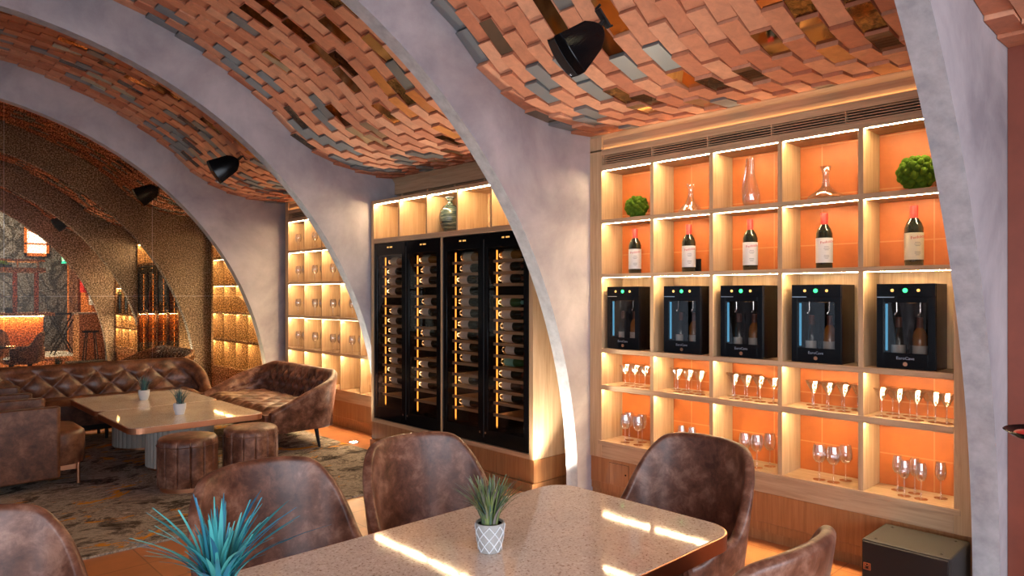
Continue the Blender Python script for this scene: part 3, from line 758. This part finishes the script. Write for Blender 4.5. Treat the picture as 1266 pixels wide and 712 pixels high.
# ------------------------------------------------------------------ lofted upholstery shells
def shell(path, top, base, thick, lean=0.0, tuft=None, nv=14, crown=.5, rim=6, inner_base=None, cap=True):
    """path: inner plan points; top(t): height; base(t): bottom. Returns MB with a closed padded wall"""
    n = len(path); P = [Vector((*p, 0)) for p in path]; S = [0]
    for a, b in zip(P, P[1:]): S.append(S[-1] + (b-a).length)
    Lt = S[-1]; rows = []
    for i in range(n):
        t = S[i]/Lt; d = (P[min(i+1, n-1)] - P[max(i-1, 0)]).normalized(); nr = Vector((d.y, -d.x, 0))    # outward
        zt = top(t); zb = base(t); th = thick(t) if callable(thick) else thick
        le = lean(t) if callable(lean) else lean
        ring = []
        for j in range(nv+1):
            v = j/nv; z = lerp(zb, zt - th/2, v); off = le*(z - zb)
            dd = tuft(S[i], z, t, v) if tuft else 0
            q = P[i] + nr*(off - dd); ring.append((q.x, q.y, z))
        zc = zt - th/2; off = le*(zc - zb)
        for j in range(1, rim):
            a = PI - PI*j/rim; q = P[i] + nr*(off + th/2 + th/2*math.cos(a)); ring.append((q.x, q.y, zc + th/2*math.sin(a)))
        for j in range(nv+1):
            v = 1 - j/nv; z = lerp(zb, zc, v); off = le*(z - zb)
            q = P[i] + nr*(off + th); ring.append((q.x, q.y, z))
        rows.append(ring)
    b = MB(); b.grid(rows, 0, closed=True)
    if cap:
        for r, fl in ((rows[0], 1), (rows[-1], 0)):
            m_ = len(r); c = [sum(p[k] for p in r)/m_ for k in range(3)]; d = (P[0]-P[1]) if fl else (P[-1]-P[-2]); d.normalize()
            th = thick(0) if callable(thick) else thick
            r2 = []
            for p in r:
                q = Vector(p)*.86 + Vector(c)*.14; q += d*th*.35; r2.append(tuple(q))
            b.grid([r, r2], 0, closed=True)
            b.add(r2, [tuple(range(m_))], 0, True)
    return b
def tuft_fn(sx, sz, z0, depth, s0=0, puff=.0):
    def f(s, z, t, v):
        a = (s-s0)/sx + (z-z0)/sz; c = (s-s0)/sx - (z-z0)/sz
        h = (abs(math.sin(PI*a/1)) * abs(math.sin(PI*c/1)))**.30
        e = sstep(min(v, 1)*4) * sstep((1-v)*5)
        return (puff + depth*h)*(.25+.75*e)
    return f

# dining chair: faces -Y, origin on the floor under the seat
def make_dining_chair():
    t = thing('dining_chair', 'x', 'chair', (0,0,0), 0, 'brown leather tub chairs around the dining table')
    path = []; n = 44
    for i in range(n+1):
        a = lerp(-118, 118, i/n); s_, c_ = math.sin(R(a)), math.cos(R(a)); e = .72
        path.append((-.255*math.copysign(abs(s_)**e, s_), .245*math.copysign(abs(c_)**e, c_) - (.05 if abs(a) > 90 else 0)*0))
    path = [(x, y) for x, y in path]
    def top(t_):
        a = abs(t_-.5)*2          # 0 at the back centre, 1 at the arm tips
        return .60 + .285*(1 - sstep((a-.29)/.36)) - .030*min(a/.36, 1)**3 - .05*sstep((a-.75)/.25)
    sh = shell(path, top, lambda t_: .36, .042, lambda t_: .10*(1-sstep(abs(t_-.5)*2.0)) + .06, nv=12)
    sh.build('shell', M['leather'], t, subsurf=1, sharp=180)
    cu = MB(); poly = rrect(-.215, .215, -.235, .215, .11, 8)
    rows = []
    for k, (z, s_) in enumerate(((.375,.90),(.385,.98),(.42,1.0),(.455,.985),(.475,.93),(.482,.80),(.485,.4),(.485,.02))):
        rows.append([(x*s_, (y+.01)*s_-.01, z) for x, y in poly])
    cu.grid(rows, 0, closed=True); cu.add(rows[0], [tuple(range(len(poly)))], 0)
    cu.build('seat', M['leather'], t, sharp=60)
    for sx in (-1, 1):
        for sy, y in ((-1, -.19), (1, .19)):
            MB().tube([(sx*.19, y*.95, .37), (sx*.225, y*1.15, 0)], [.019, .011], 12).build('leg', M['black_matte'], t)
    MB().box(-.19, .19, -.18, .18, .355, .38).build('seat_base', M['black_matte'], t)
    return t
dcp = make_dining_chair()
CH = [((1.765, 2.20), -4, 'dining chair on the lounge side of the table, nearest the wine fridges'),
      ((1.10, 2.19), 2, 'dining chair on the lounge side of the table, behind the blue grass plant'),
      ((.22, 2.19), 4, 'dining chair on the lounge side of the table, farthest from the shelving'),
      ((2.38, 1.62), -95, 'dining chair at the head of the table, facing away from the shelving'),
      ((1.745, 1.08), 179, 'dining chair turned at an angle by the table corner nearest the floor speaker')]
for i, ((x, y), a, lab) in enumerate(CH):
    o = dcp if i == 0 else dup(dcp, (0,0,0), 0, lab); o['label'] = lab; o.location = (x, y, 0); o.rotation_euler = (0, 0, R(a))

# dining table
t = thing('dining_table', 'speckled beige stone dining table with copper edge in the foreground', 'table', (.9, 1.49, 0))
MB().prism(rrect(-1.15, 1.15, -.385, .385, .10, 10), .728, .75).build('stone_top', M['stone'], t, bevel=.002)
o = MB().prism(rrect(-1.156, 1.156, -.391, .391, .106, 10), .700, .748)
o.build('copper_edge', M['copper'], t, bevel=.002)
for sx in (-.62, .62):
    MB().lathe([(.0,0),(.22,0),(.22,.012),(.05,.025),(.04,.05),(.04,.69),(.12,.70),(0,.70)], 32, (sx, 0, 0)).build('pedestal', M['copper'], t)

# grass plants in pots
def plant(label, loc, pot_prof, pot_mat, blade_mat, n, h, spread, seed, lattice=False, bw=1.2, group='small potted grass plants on the tables'):
    t = thing('potted_plant', label, 'potted plant', loc, 0, group); hp = pot_prof[-3][1] if len(pot_prof) > 5 else pot_prof[-1][1]
    hp = max(z for r, z in pot_prof); rt = max(r for r, z in pot_prof)
    p = MB().lathe(pot_prof, 32).build('pot', pot_mat, t)
    if lattice:
        b = MB(); nn = 8
        for sgn in (1, -1):
            for k in range(nn):
                for hh in (0,):
                    pts = []
                    for q in range(17):
                        z = .004 + (hp-.010)*q/16; a = 2*PI*k/nn + sgn*q/16*2*PI/nn*2
                        r = lerp(rt*.78, rt*1.0, sstep(z/hp*1.1)) + .0006; pts.append((r*math.cos(a), r*math.sin(a), z))
                    b.tube(pts, .0016, 5)
        b.build('lattice', M['white'], p)
    MB().lathe([(0, hp-.008), (rt*.9, hp-.008)], 20).build('soil', M['black_matte'], t)
    rnd = random.Random(seed); b = MB()
    for i in range(n):
        a = rnd.uniform(0, 2*PI); r0 = rnd.uniform(0, rt*.6); L_ = h*rnd.uniform(.6, 1.05); bend = spread*rnd.random()**1.2*(1.2 if rnd.random() < .2 else .8)
        w = rnd.uniform(.0020, .0036)*(h/.13)*bw; dx, dy = math.cos(a), math.sin(a); sx_, sy_ = -dy, dx
        rows = []
        for q in range(7):
            f = q/6; rr = r0 + bend*L_*(f**1.7); z = hp - .01 + L_*(f - .22*bend*f*f); ww = w*(1 - f)**.6*(.7+.3*f) + .0002
            c = (rr*dx, rr*dy, z)
            rows.append([(c[0]+sx_*ww, c[1]+sy_*ww, z), (c[0]-dx*w*.35, c[1]-dy*w*.35, z-.0005), (c[0]-sx_*ww, c[1]-sy_*ww, z), (c[0]+dx*w*.1, c[1]+dy*w*.1, z+.0004)])
        b.grid(rows, 0, closed=True)
    b.build('grass_blades', blade_mat, t); return t
m = M['potgrey'] = mat('grey_pot', (.38,.37,.35), .7)
CUP = [(0,0),(.030,0),(.033,.004),(.040,.045),(.0425,.080),(.043,.086),(.039,.086),(.037,.076)]
plant('small potted grass in a grey lattice pot on the dining table', (1.352, 1.51, .7505), CUP, M['potgrey'], M['grass_green'], 260, .14, .85, 2, True, bw=1.4)
plant('bright blue teal potted grass at the near end of the dining table', (.60, 1.585, .7505), CUP, M['potgrey'], M['grass_blue'], 95, .215, 1.25, 7, True, bw=1.9)
FAC = [(0,0),(.036,0),(.050,.05),(.052,.095),(.047,.095),(.045,.085)]
def fplant(label, loc, seed): return plant(label, loc, FAC, M['white'], M['grass_dusk'], 60, .16, .9, seed)
fplant('dusky green potted grass in a white pot on the nearer lounge table', (2.06, 6.33, .4505), 11)
fplant('dusky green potted grass in a white pot on the farther lounge table', (2.09, 7.45, .4505), 12)

# lounge tables with fluted pedestals
def lounge_table():
    t = thing('lounge_table', 'x', 'table', (0,0,0), 0, 'low stone lounge tables'); 
    MB().prism(rrect(-.53, .53, -.53, .53, .09, 8), .425, .45).build('stone_top', M['stone'], t, bevel=.002)
    MB().prism(rrect(-.536, .536, -.536, .536, .096, 8), .400, .447).build('copper_edge', M['copper'], t, bevel=.002)
    poly = []; n = 36
    for i in range(n*6):
        a = 2*PI*i/(n*6); ph = (i % 6)/6; r = .265 + .009*math.sin(PI*ph); poly.append((r*math.cos(a), r*math.sin(a)))
    MB().prism(poly, .02, .40).build('fluted_pedestal', M['flute'], t)
    MB().lathe([(0,0),(.255,0),(.255,.02),(0,.02)], 36).build('pedestal_ring', M['copper'], t)
    return t
M['flute'] = mat('pale_fluted_stone', (.50,.47,.41), .5)
lt = lounge_table(); lt['label'] = 'square low stone lounge table nearer the dining table'; lt.location = (2.09, 6.41, .012)
dup(lt, (2.10, 7.49, .012), 0, 'square low stone lounge table in front of the long tufted sofa')
for o in bpy.data.objects:
    if o.name.startswith('potted_plant') and o.location.z < .6: o.location.z += .012

# ottomans
def ottoman():
    t = thing('ottoman', 'x', 'ottoman', (0,0,0), 0, 'round leather ottomans by the lounge table')
    n = 336; rows = []
    for z, k in ((.035,.97),(.045,1.0),(.12,1.005),(.30,1.005),(.345,1.0),(.375,.975),(.39,.92),(.398,.80),(.402,.5),(.403,.02)):
        ring = []
        for i in range(n):
            a = 2*PI*i/n; ph = (a*14/(2*PI)) % 1; g = math.exp(-((min(ph, 1-ph))/.045)**2)*.011 if z < .35 else 0
            r = .215*k - g; ring.append((r*math.cos(a), r*math.sin(a), z))
        rows.append(ring)
    b = MB(); b.grid(rows, 0, closed=True); b.add(rows[0], [tuple(range(n))]); b.build('padded_body', M['leather'], t, sharp=80)
    b = MB()
    for z in (.34,): b.tube([(.219*math.cos(2*PI*i/60), .219*math.sin(2*PI*i/60), z) for i in range(61)], .003, 6)
    b.build('piping', M['leather_dark'], t)
    MB().lathe([(0,0),(.195,0),(.195,.036),(0,.036)], 40).build('copper_base', M['copper'], t)
    return t
ot = ottoman(); ot['label'] = 'round channelled brown leather ottoman at the near corner of the lounge table'; ot.location = (1.885, 5.61, .012)
dup(ot, (2.40, 5.655, .012), 0, 'round channelled brown leather ottoman between its twin and the two seat sofa')

# two seat tub sofa: local frame - back along +X side, faces -X, runs in y
def tub_sofa():
    t = thing('tufted_sofa', 'x', 'sofa', (0,0,0), 0, 'curved two seat tufted sofas')
    hw, dep = .80, .52; path = []; r = .22
    def arcp(cx, cy, a0, a1, n=8): return [(cx + r*math.cos(R(lerp(a0, a1, i/n))), cy + r*math.sin(R(lerp(a0, a1, i/n)))) for i in range(n+1)]
    nS = 10
    path += [(lerp(-.12, dep-r, i/nS), -hw) for i in range(nS)]
    path += arcp(dep-r, -hw+r, -90, 0)
    path += [(dep, lerp(-hw+r, hw-r, i/110)) for i in range(1, 110)]
    path += arcp(dep-r, hw-r, 0, 90)
    path += [(lerp(dep-r, -.12, i/nS), hw) for i in range(1, nS+1)]
    def top(t_):
        a = abs(t_-.5)*2; return .425 + .31*(1 - ((max(a-.48, 0)/.52)**1.0)) - .008*a
    sh = shell(path, top, lambda t_: .20, .07, lambda t_: .12, tuft_fn(.15, .19, .50, .060, .1), nv=44)
    sh.build('tufted_back', M['leather'], t, sharp=180)
    cu = MB(); nx, ny = 44, 110; rows = []
    for i in range(nx+1):
        row = []
        for j in range(ny+1):
            x = lerp(-.17, dep+.0, i/nx); y = lerp(-hw+.0, hw-.0, j/ny); u, v = i/nx, j/ny
            a = x/.13 + y/.13; c = x/.13 - y/.13; h = (abs(math.sin(PI*a/2))*abs(math.sin(PI*c/2)))**.4
            edge = sstep(u*6)*sstep((1-u)*12)*sstep(v*14)*sstep((1-v)*14)
            row.append((x, y, .37 +   .035*edge + .028*h*edge))
        rows.append(row)
    cu.grid(rows, 0); cu.box(-.17, dep, -hw, hw, .20, .372)
    cu.build('tufted_seat', M['leather'], t, sharp=60)
    for sx in (-.08, .36):
        for sy in (-1, 1): MB().tube([(sx, sy*(hw-.04), .20), (sx + (.03 if sx > 0 else -.02), sy*(hw-.02), 0)], [.022, .012], 10).build('leg', M['black_matte'], t)
    return t
ts = tub_sofa(); ts['label'] = 'curved tufted brown leather two seat sofa beside the lit shelving'; ts.location = (2.92, 6.97, .012)
dup(ts, (2.85, 10.75, 0), 0, 'curved tufted two seat sofa with bluish sheen beyond the glass partition')

# long chesterfield: local frame - faces -Y, back along +Y
def long_sofa():
    t = thing('long_sofa', 'long button tufted brown leather sofa against the glass partition', 'sofa', (1.92, 8.21, .012))
    hw, dep = .98, .26; r = .20; path = []
    def arcp(cx, cy, a0, a1, n=8): return [(cx + r*math.cos(R(lerp(a0, a1, i/n))), cy + r*math.sin(R(lerp(a0, a1, i/n)))) for i in range(n+1)]
    path += [(hw, lerp(-.12, dep-r, i/8)) for i in range(8)]
    path += arcp(hw-r, dep-r, 0, 90)
    path += [(lerp(hw-r, -hw+r, i/150), dep) for i in range(1, 150)]
    path += arcp(-hw+r, dep-r, 90, 180)
    path += [(-hw, lerp(dep-r, -.12, i/8)) for i in range(1, 9)]
    def top(t_):
        a = abs(t_-.5)*2; return .42 + .335*(1 - sstep((a-.66)/.34))
    S = .0
    LT = 2*(dep-r+.12) + PI*r + 2*(hw-r)
    fn = tuft_fn(.27, .26, .66, .045, LT/2, .0)
    sh = shell(path, top, lambda t_: .20, .085, .10, fn, nv=44)
    sh.build('tufted_back', M['leather_dark'], t, sharp=180)
    b = MB()
    for i in range(-4, 5):
        for j, z in ((0, .66), (1, .53)):
            x = (i + (.5 if j else 0))*.27
            if abs(x) > .80: continue
            q = MB().ball((x, dep - .002 + .10*(z-.2), z), .014, 10, 6, sc=(1, .6, 1)); q.build('button', M['leather_dark'], t)
    cu = MB(); rows = []; nx, ny = 70, 16
    for j in range(ny+1):
        row = []
        for i in range(nx+1):
            x = lerp(-hw, hw, i/nx); y = lerp(-.15, dep, j/ny); u, v = i/nx, j/ny
            a = x/.27 + y/.2; c = x/.27 - y/.2; h = (abs(math.sin(PI*a))*abs(math.sin(PI*c)))**.4
            edge = sstep(v*5)*sstep((1-v)*10)*sstep(u*16)*sstep((1-u)*16); row.append((x, y, .37+.045*edge+.015*h*edge))
        rows.append(row)
    cu.grid(rows, 0); cu.box(-hw, hw, -.15, dep, .16, .372); cu.build('seat', M['leather_dark'], t, sharp=60)
    MB().box(-hw+.05, hw-.05, -.12, dep, .10, .16).build('base_rail', M['black_matte'], t)
    for sx in (-.85, 0, .85):
        for y in (-.10, .22): MB().tube([(sx, y, .11), (sx, y, 0)], [.018, .014], 10).build('leg', M['black_matte'], t)
    return t
long_sofa()

# low backed armchairs facing +X, their flat sides towards the camera
def armchair():
    t = thing('armchair', 'x', 'armchair', (0,0,0), 0, 'flat sided leather armchairs left of the lounge tables')
    MB().prism(rrect(-.72, 0, 0, .09, .03, 4), .075, .625).build('arm', M['leather_dark'], t, bevel=.014, seg=3)
    MB().prism(rrect(-.72, 0, .60, .69, .03, 4), .075, .625).build('arm', M['leather_dark'], t, bevel=.014, seg=3)
    MB().prism(rrect(-.74, -.60, .05, .64, .03, 4), .075, .66).build('backrest', M['leather_dark'], t, bevel=.014, seg=3)
    poly = rrect(-.62, .20, .035, .655, .17, 8); poly = [(min(x, .20), y) for x, y in poly]; rows = []
    for z, k in ((.16,.985),(.17,1),(.38,1),(.405,.985),(.42,.94),(.427,.85),(.43,.4),(.43,.01)):
        rows.append([((x+.2)*k-.2, (y-.345)*k+.345, z) for x, y in poly])
    c = MB(); c.grid(rows, 0, closed=True); c.add(rows[0], [tuple(range(len(poly)))]); c.build('seat', M['leather_dark'], t, sharp=60)
    MB().box(-.2, .14, .10, .59, .11, .165).build('copper_rail', M['copper'], t)
    for x in (.13, -.62):
        for y in (.08, .61): MB().tube([(x, y, .165), (x, y, 0)], .013, 10).build('leg', M['copper'], t)
    return t
ac = armchair(); ac['label'] = 'flat sided brown leather armchair nearest the dining chairs'; ac.location = (1.17, 6.25, .012)
dup(ac, (1.15, 7.28, .012), 0, 'flat sided brown leather armchair between its twin and the long tufted sofa')

# ------------------------------------------------------------------ loudspeakers
def ceiling_speaker(loc, rz, label):
    t = thing('ceiling_speaker', label, 'loudspeaker', loc, rz, 'black wedge loudspeakers under the brick vault')
    # body: tapered wedge cabinet, grille on the front (-Y), aimed down into the room
    rows = []; n = 18
    for i in range(n+1):
        v = i/n; z = lerp(-.125, .125, v); w = .095 + .018*math.cos((v-.5)*PI); dp = .15*math.cos((v-.5)*2.0)+.02
        rows.append([(-w, -.085 - .012*math.cos((v-.5)*PI), z), (-w*.5, -.107 - .012*math.cos((v-.5)*PI), z), (w*.5, -.107 - .012*math.cos((v-.5)*PI), z), (w, -.085 - .012*math.cos((v-.5)*PI), z), (w*.55, dp, z*.72), (-w*.55, dp, z*.72)])
    b = MB(); b.grid(rows, 0, closed=True, smooth=False); b.add(rows[0], [tuple(range(6))]); b.add(rows[-1], [tuple(reversed(range(6)))])
    body = b.build('cabinet', M['black'], t, bevel=.006)
    g = MB(); gr = []
    for i in range(n+1):
        v = i/n; z = lerp(-.115, .115, v); w = .075 + .015*math.cos((v-.5)*PI); y = -.112 - .012*math.cos((v-.5)*PI)
        gr.append([(-w*.6, y, z), (w*.6, y, z), (w*.6, y+.003, z), (-w*.6, y+.003, z)])
    g.grid(gr, 0, closed=True); gg = g.build('grille', M['black_matte'], t)
    MB().box(-.012, .012, -.129, -.122, -.105, -.095).build('badge', M['chrome'], t)
    k = MB(); k.tube([(0,.15,0),(0,.23,.02)], .014, 10).box(-.03, .03, .225, .235, -.03, .09).tube([(-.03,.235,.09),(0,.26,.10)], .008, 8).tube([(-.03,.235,-.03),(0,.26,-.035)], .006, 8)
    k.build('bracket', M['black_matte'], t); return t
def aim(o, loc, d, roll=0):
    """put the speaker with its front (-Y) looking along d"""
    q = Vector(d).normalized().to_track_quat('-Y', 'Z'); o.rotation_mode = 'QUATERNION'; o.rotation_quaternion = q @ Matrix.Rotation(roll, 3, 'Y').to_quaternion(); o.location = loc
SPK = [((2.68, 2.33, 2.765), 'black wedge loudspeaker hanging under the vault nearest the camera'),
       ((2.76, 7.18, 2.80), 'black wedge loudspeaker under the vault over the two seat sofa'),
       ((2.76, 9.75, 2.80), 'black wedge loudspeaker under the first vault beyond the glass'),
       ((2.76, 14.75, 2.80), 'black wedge loudspeaker under the farthest vault')]
s0 = ceiling_speaker((0,0,0), 0, 'x')
for i, (l, lab) in enumerate(SPK):
    o = s0 if i == 0 else dup(s0, l, 0, lab); o['label'] = lab; aim(o, l, (-.74, .42, -.50) if i else (-.66, .40, -.66), R(12)); o.scale = (.9,)*3 if i == 0 else (1,)*3
# floor subwoofer
t = thing('floor_speaker', 'large black box loudspeaker on the floor in front of the shelving', 'loudspeaker', (3.607, .90, 0))
MB().box(.012, .35, 0, .385, .02, .293).build('cabinet', M['cloth_black'], t, bevel=.008)
MB().box(0, .014, .008, .377, .028, .285).build('grille', M['black_matte'], t, bevel=.003)
for x in (.06, .30):
    for y in (.05, .335): MB().lathe([(0,.2925),(.008,.2925),(.008,.2945),(.004,.2945),(.004,.293),(0,.293)], 12, (x, y, 0)).build('fixing_point', M['black_matte'], t)
for x in (.05, .31):
    for y in (.05, .335): MB().lathe([(0,0),(.018,0),(.016,.02),(0,.02)], 12, (x, y, 0)).build('foot', M['black_matte'], t)
e = MB().box(-.003, 0, .338, .372, .150, .154).box(-.003, 0, .338, .372, .180, .184).box(-.003, 0, .338, .342, .150, .184).box(-.003, 0, .368, .372, .150, .184).build('emblem', M['copper'], t)
text('M', .032, M['copper'], t, (-.002, .355, .167), ROT_NX, 'emblem_letter')
# tray on a stand at the right edge
t = thing('tray_stand', 'black round tray on a slim stand cut off by the picture edge', 'tray stand', (2.90, .418, 0))
MB().lathe([(0,1.022),(.12,1.022),(.145,1.040),(.142,1.042),(.118,1.026),(0,1.026)], 40).build('tray', M['black'], t)
MB().lathe([(0,0),(.14,0),(.14,.012),(.014,.02),(.012,1.02),(.05,1.022),(0,1.022)], 28).build('stand', M['black'], t)
tag(MB().ball((2.838, .492, 1.037), .030, 16, 8, sc=(1,1,.40)).build('red_napkin', M['redcap']), 'red folded napkin lying on the black round tray', 'napkin')

# ------------------------------------------------------------------ far room beyond the last arch
def bar_counter():
    t = thing('bar_counter', 'wooden bar counter with glowing front and timber canopy in the far room', 'bar', (1.6, 18.6, 0))
    MB().box(-1.6, 1.55, .1, .7, .32, 1.02).build('counter_front', M['walltile'], t)
    MB().box(-1.6, 1.58, .05, .72, 0, .32).build('stone_base', M['paleconc'], t)
    MB().box(-1.7, 1.75, -.05, .8, 1.02, 1.09).build('counter_top', M['oak_h'], t)
    MB().box(-1.6, 1.55, .0, .02, 1.012, 1.018).build('led_strip', M['led'], t)
    for x in (-1.4, -.1, .65, 1.05, 1.45): MB().box(x-.04, x+.04, .25, .33, 1.09, 2.05).build('canopy_post', M['walltile'], t)
    MB().box(-1.7, 1.6, .1, .9, 2.0, 2.10).build('canopy_beam', M['oak_h'], t)
    MB().box(-1.7, 1.6, .1, .16, 2.24, 2.29).box(-1.7, 1.6, .84, .9, 2.24, 2.29).build('canopy_rail', M['oak_h'], t)
    MB().box(.27, .37, .4, .5, 1.09, 3.9).build('tall_post', M['walltile'], t)
    for i in range(9): MB().box(-1.6+i*.38, -1.57+i*.38, .1, .14, 2.10, 2.24).build('rail_post', M['oak_h'], t)
    return t
bar_counter()
t = thing('bar_planter', 'leafy green planter lying along the top of the bar canopy', 'planter', (2.1, 19.0, 2.10))
rnd = random.Random(1); b = MB()
for i in range(60): b.ball((rnd.uniform(-.45,.45), rnd.uniform(-.08,.08), rnd.uniform(.06,.14)), rnd.uniform(.02,.045), 6, 4)
b.build('foliage', M['moss'], t); MB().box(-.5, .5, -.1, .1, 0, .07).build('trough', M['black_matte'], t)
for i, (x, hh, mm, lab) in enumerate(((1.75, .22, 'label_cream', 'paper wrapped bundle standing at the end of the far bar counter'), (2.25, .12, 'black', 'small black box on the far bar counter'),
                          (2.55, .12, 'black', 'dark crate with fruit on the far bar counter'))):
    tag(MB().lathe([(0,0),(.07,0),(.08,hh*.6),(.05,hh),(0,hh)], 10, (x, 19.0, 1.09)).build('bar_jar', M[mm]), lab, 'container', 'containers on the far bar')
# bar armchairs and stools
def simple_armchair():
    t = thing('bar_armchair', 'x', 'armchair', (0,0,0), 0, 'dark armchairs in front of the far bar')
    path = [(.27*math.sin(R(a)), -.25*math.cos(R(a))) for a in range(-110, 111, 10)]
    shell(path, lambda q: .62 + .26*(1-sstep((abs(q-.5)*2-.2)/.5)), lambda q: .38, .04, .1, nv=6).build('shell', M['leather'], t, sharp=180)
    MB().lathe([(0,.36),(.24,.36),(.25,.44),(.2,.47),(0,.47)], 24).build('seat', M['leather'], t)
    for a in (45, 135, 225, 315): MB().tube([(.17*math.cos(R(a)), .17*math.sin(R(a)), .37), (.24*math.cos(R(a)), .24*math.sin(R(a)), 0)], [.02, .012], 8).build('leg', M['black_matte'], t)
    return t
sa = simple_armchair(); sa['label'] = 'brown armchair turned sideways in front of the far bar'; sa.location = (2.03, 13.9, 0); sa.rotation_euler = (0, 0, R(75))
dup(sa, (1.75, 15.4, 0), R(10), 'brown armchair seen from the front before the far bar')
t = thing('side_table', 'small dark round table beside the far brown armchairs', 'table', (1.52, 13.2, 0))
MB().lathe([(0,.68),(.33,.68),(.33,.70),(0,.70)], 28).build('table_top', M['black'], t); MB().lathe([(0,0),(.2,0),(.2,.015),(.03,.03),(.03,.68),(0,.68)], 20).build('pedestal', M['black_matte'], t)
t = thing('lounge_table', 'low dark table with a small plant just beyond the glass partition', 'table', (2.0, 11.1, 0))
MB().prism(rrect(-.45,.45,-.45,.45,.08), .42, .45).build('stone_top', M['stone'], t); MB().lathe([(0,0),(.25,0),(.25,.42),(0,.42)], 28).build('pedestal', M['flute'], t)
fplant('dark spiky potted grass beyond the glass partition', (1.98, 10.8, .4505), 21)
t = thing('high_table', 'black high bar table with crossed legs near the red door', 'table', (3.82, 20.3, 0))
MB().box(-.3, .3, -.25, .25, 1.0, 1.04).build('table_top', M['black'], t)
for sy in (-.2, .2):
    for a in (-1, 1): MB().tube([(a*.25, sy, 1.0), (-a*.22, sy, 0)], .016, 8).build('leg', M['black_matte'], t)
t = thing('bar_stool', 'black bar stool in the narrow gap beside the last arch', 'stool', (3.66, 16.75, 0))
MB().lathe([(0,.70),(.16,.70),(.16,.74),(0,.74)], 20).build('seat', M['black'], t)
for a in (45, 135, 225, 315): MB().tube([(.1*math.cos(R(a)), .1*math.sin(R(a)), .70), (.18*math.cos(R(a)), .18*math.sin(R(a)), 0)], .012, 8).build('leg', M['black_matte'], t)
t = thing('service_cabinet', 'light wooden service cabinet below the white notice', 'cabinet', (3.92, 18.1, 0))
MB().box(-.25, .25, -.3, .3, 0, 1.05).build('body', M['oak'], t, bevel=.004); MB().box(-.27, .27, -.32, .32, 1.05, 1.09).build('counter_top', M['paleconc'], t)
struct(MB().box(4.14, 4.2, 20.2, 21.2, 0, 2.35).build('door_1', M['leather_dark']))
o = MB().box(-.02, .02, -.2, .2, -.1, .1).build('exit_sign', M['exitgreen']); o.location = (4.05, 21.3, 2.42); tag(o, 'small green illuminated exit sign above the red door', 'sign')
text('EXIT', .15, M['exitwhite'], o, (-.022, 0, 0), ROT_NX)
tag(MB().box(4.08, 4.2, 19.35, 19.7, 1.55, 2.15).build('fire_hose_box', M['firered']), 'red fire equipment box on the orange wall by the last arch', 'fire box')
tag(MB().box(4.15, 4.2, 18.75, 19.15, 1.25, 1.75).build('notice', M['white']), 'white notice on the orange wall beside the red fire box', 'notice')
w = struct(MB().box(3.24, 3.30, YE-.05, YE, 2.5, 3.95).box(3.72, 3.78, YE-.05, YE, 2.5, 3.95).box(3.24, 3.78, YE-.05, YE, 2.5, 2.58).box(3.24, 3.78, YE-.05, YE, 2.80, 2.84).box(3.24, 3.78, YE-.05, YE, 3.9, 3.97).build('window_10', M['walltile']))
MB().box(3.30, 3.72, YE-.02, YE-.01, 2.58, 3.9).build('pane', M['daylit'], w)
tag(MB().prism(rrect(0.9, 4.1, 19.6, 21.5, .02), 0, .006).build('floor_mat', M['paleconc']), 'pale floor mat in front of the dark mural wall', 'mat')
tag(MB().box(3.15, 3.83, 16.05, 16.5, 0, .14).build('plinth_block', M['black_matte'], bevel=.01), 'low black plinth at the foot of the last arch', 'plinth')

# ------------------------------------------------------------------ lights
def area(name, loc, rot, sx, sy, power, color):
    l = bpy.data.lights.new(name, 'AREA'); l.shape = 'RECTANGLE'; l.size = sx; l.size_y = sy; l.energy = power; l.color = color
    o = bpy.data.objects.new(name, l); col.objects.link(o); o.location = loc; o.rotation_euler = rot; return o
DAY = (.88, .91, 1.0)
for k in range(-1, 7):
    yc = finY(k) + PERIOD/2
    area('daylight', (XWL-.30, yc, 1.55), (0, R(-90), 0), 2.1, 2.1, 125 if k < 1 else 12 if k == 1 else 2.5 if k < 4 else 3, DAY)
area('daylight_front', (.4, YB-.3, 1.7), (R(90), 0, 0), 7.0, 2.6, 470, DAY)
for k, yb in PF[:2]:
    for hs in (0, 1):
        o = area('fridge_lamp', (3.715+.082, yb+(hs+1)*.53-.088, 1.14), (0,0,0), .012, 1.4, 1.3, (1,.62,.32))
        nz = Vector((-1, .5, 0)).normalized(); ny = Vector((0, 0, 1)); nx = ny.cross(nz)
        o.rotation_euler = Matrix((nx, ny, nz)).transposed().to_euler()
area('far_room_light', (.6, 20.0, 4.5), (0, 0, 0), 5, 2.5, 900, (1, .92, .82))

w = bpy.data.worlds.new('world'); bpy.context.scene.world = w; w.use_nodes = True
w.node_tree.nodes['Background'].inputs[0].default_value = (.62, .76, 1.0, 1); w.node_tree.nodes['Background'].inputs[1].default_value = .6

# ------------------------------------------------------------------ camera
cd = bpy.data.cameras.new('camera'); co = bpy.data.objects.new('camera', cd); col.objects.link(co)
co.location = (0, 0, CAM_H); co.rotation_euler = (PI/2, 0, -TH); cd.sensor_width = 36; cd.lens = F_PX/W_PX*36; cd.shift_y = 8/W_PX
cd.clip_start = .05; cd.clip_end = 200
sc = bpy.context.scene; sc.camera = co
sc.view_settings.view_transform = 'Standard'; sc.view_settings.look = 'None'; sc.view_settings.exposure = 0.15; sc.view_settings.gamma = 1.0
sc.cycles.use_denoising = True; sc.cycles.max_bounces = 8; sc.cycles.transparent_max_bounces = 24; sc.cycles.use_light_tree = True
sc.cycles.sample_clamp_indirect = 6
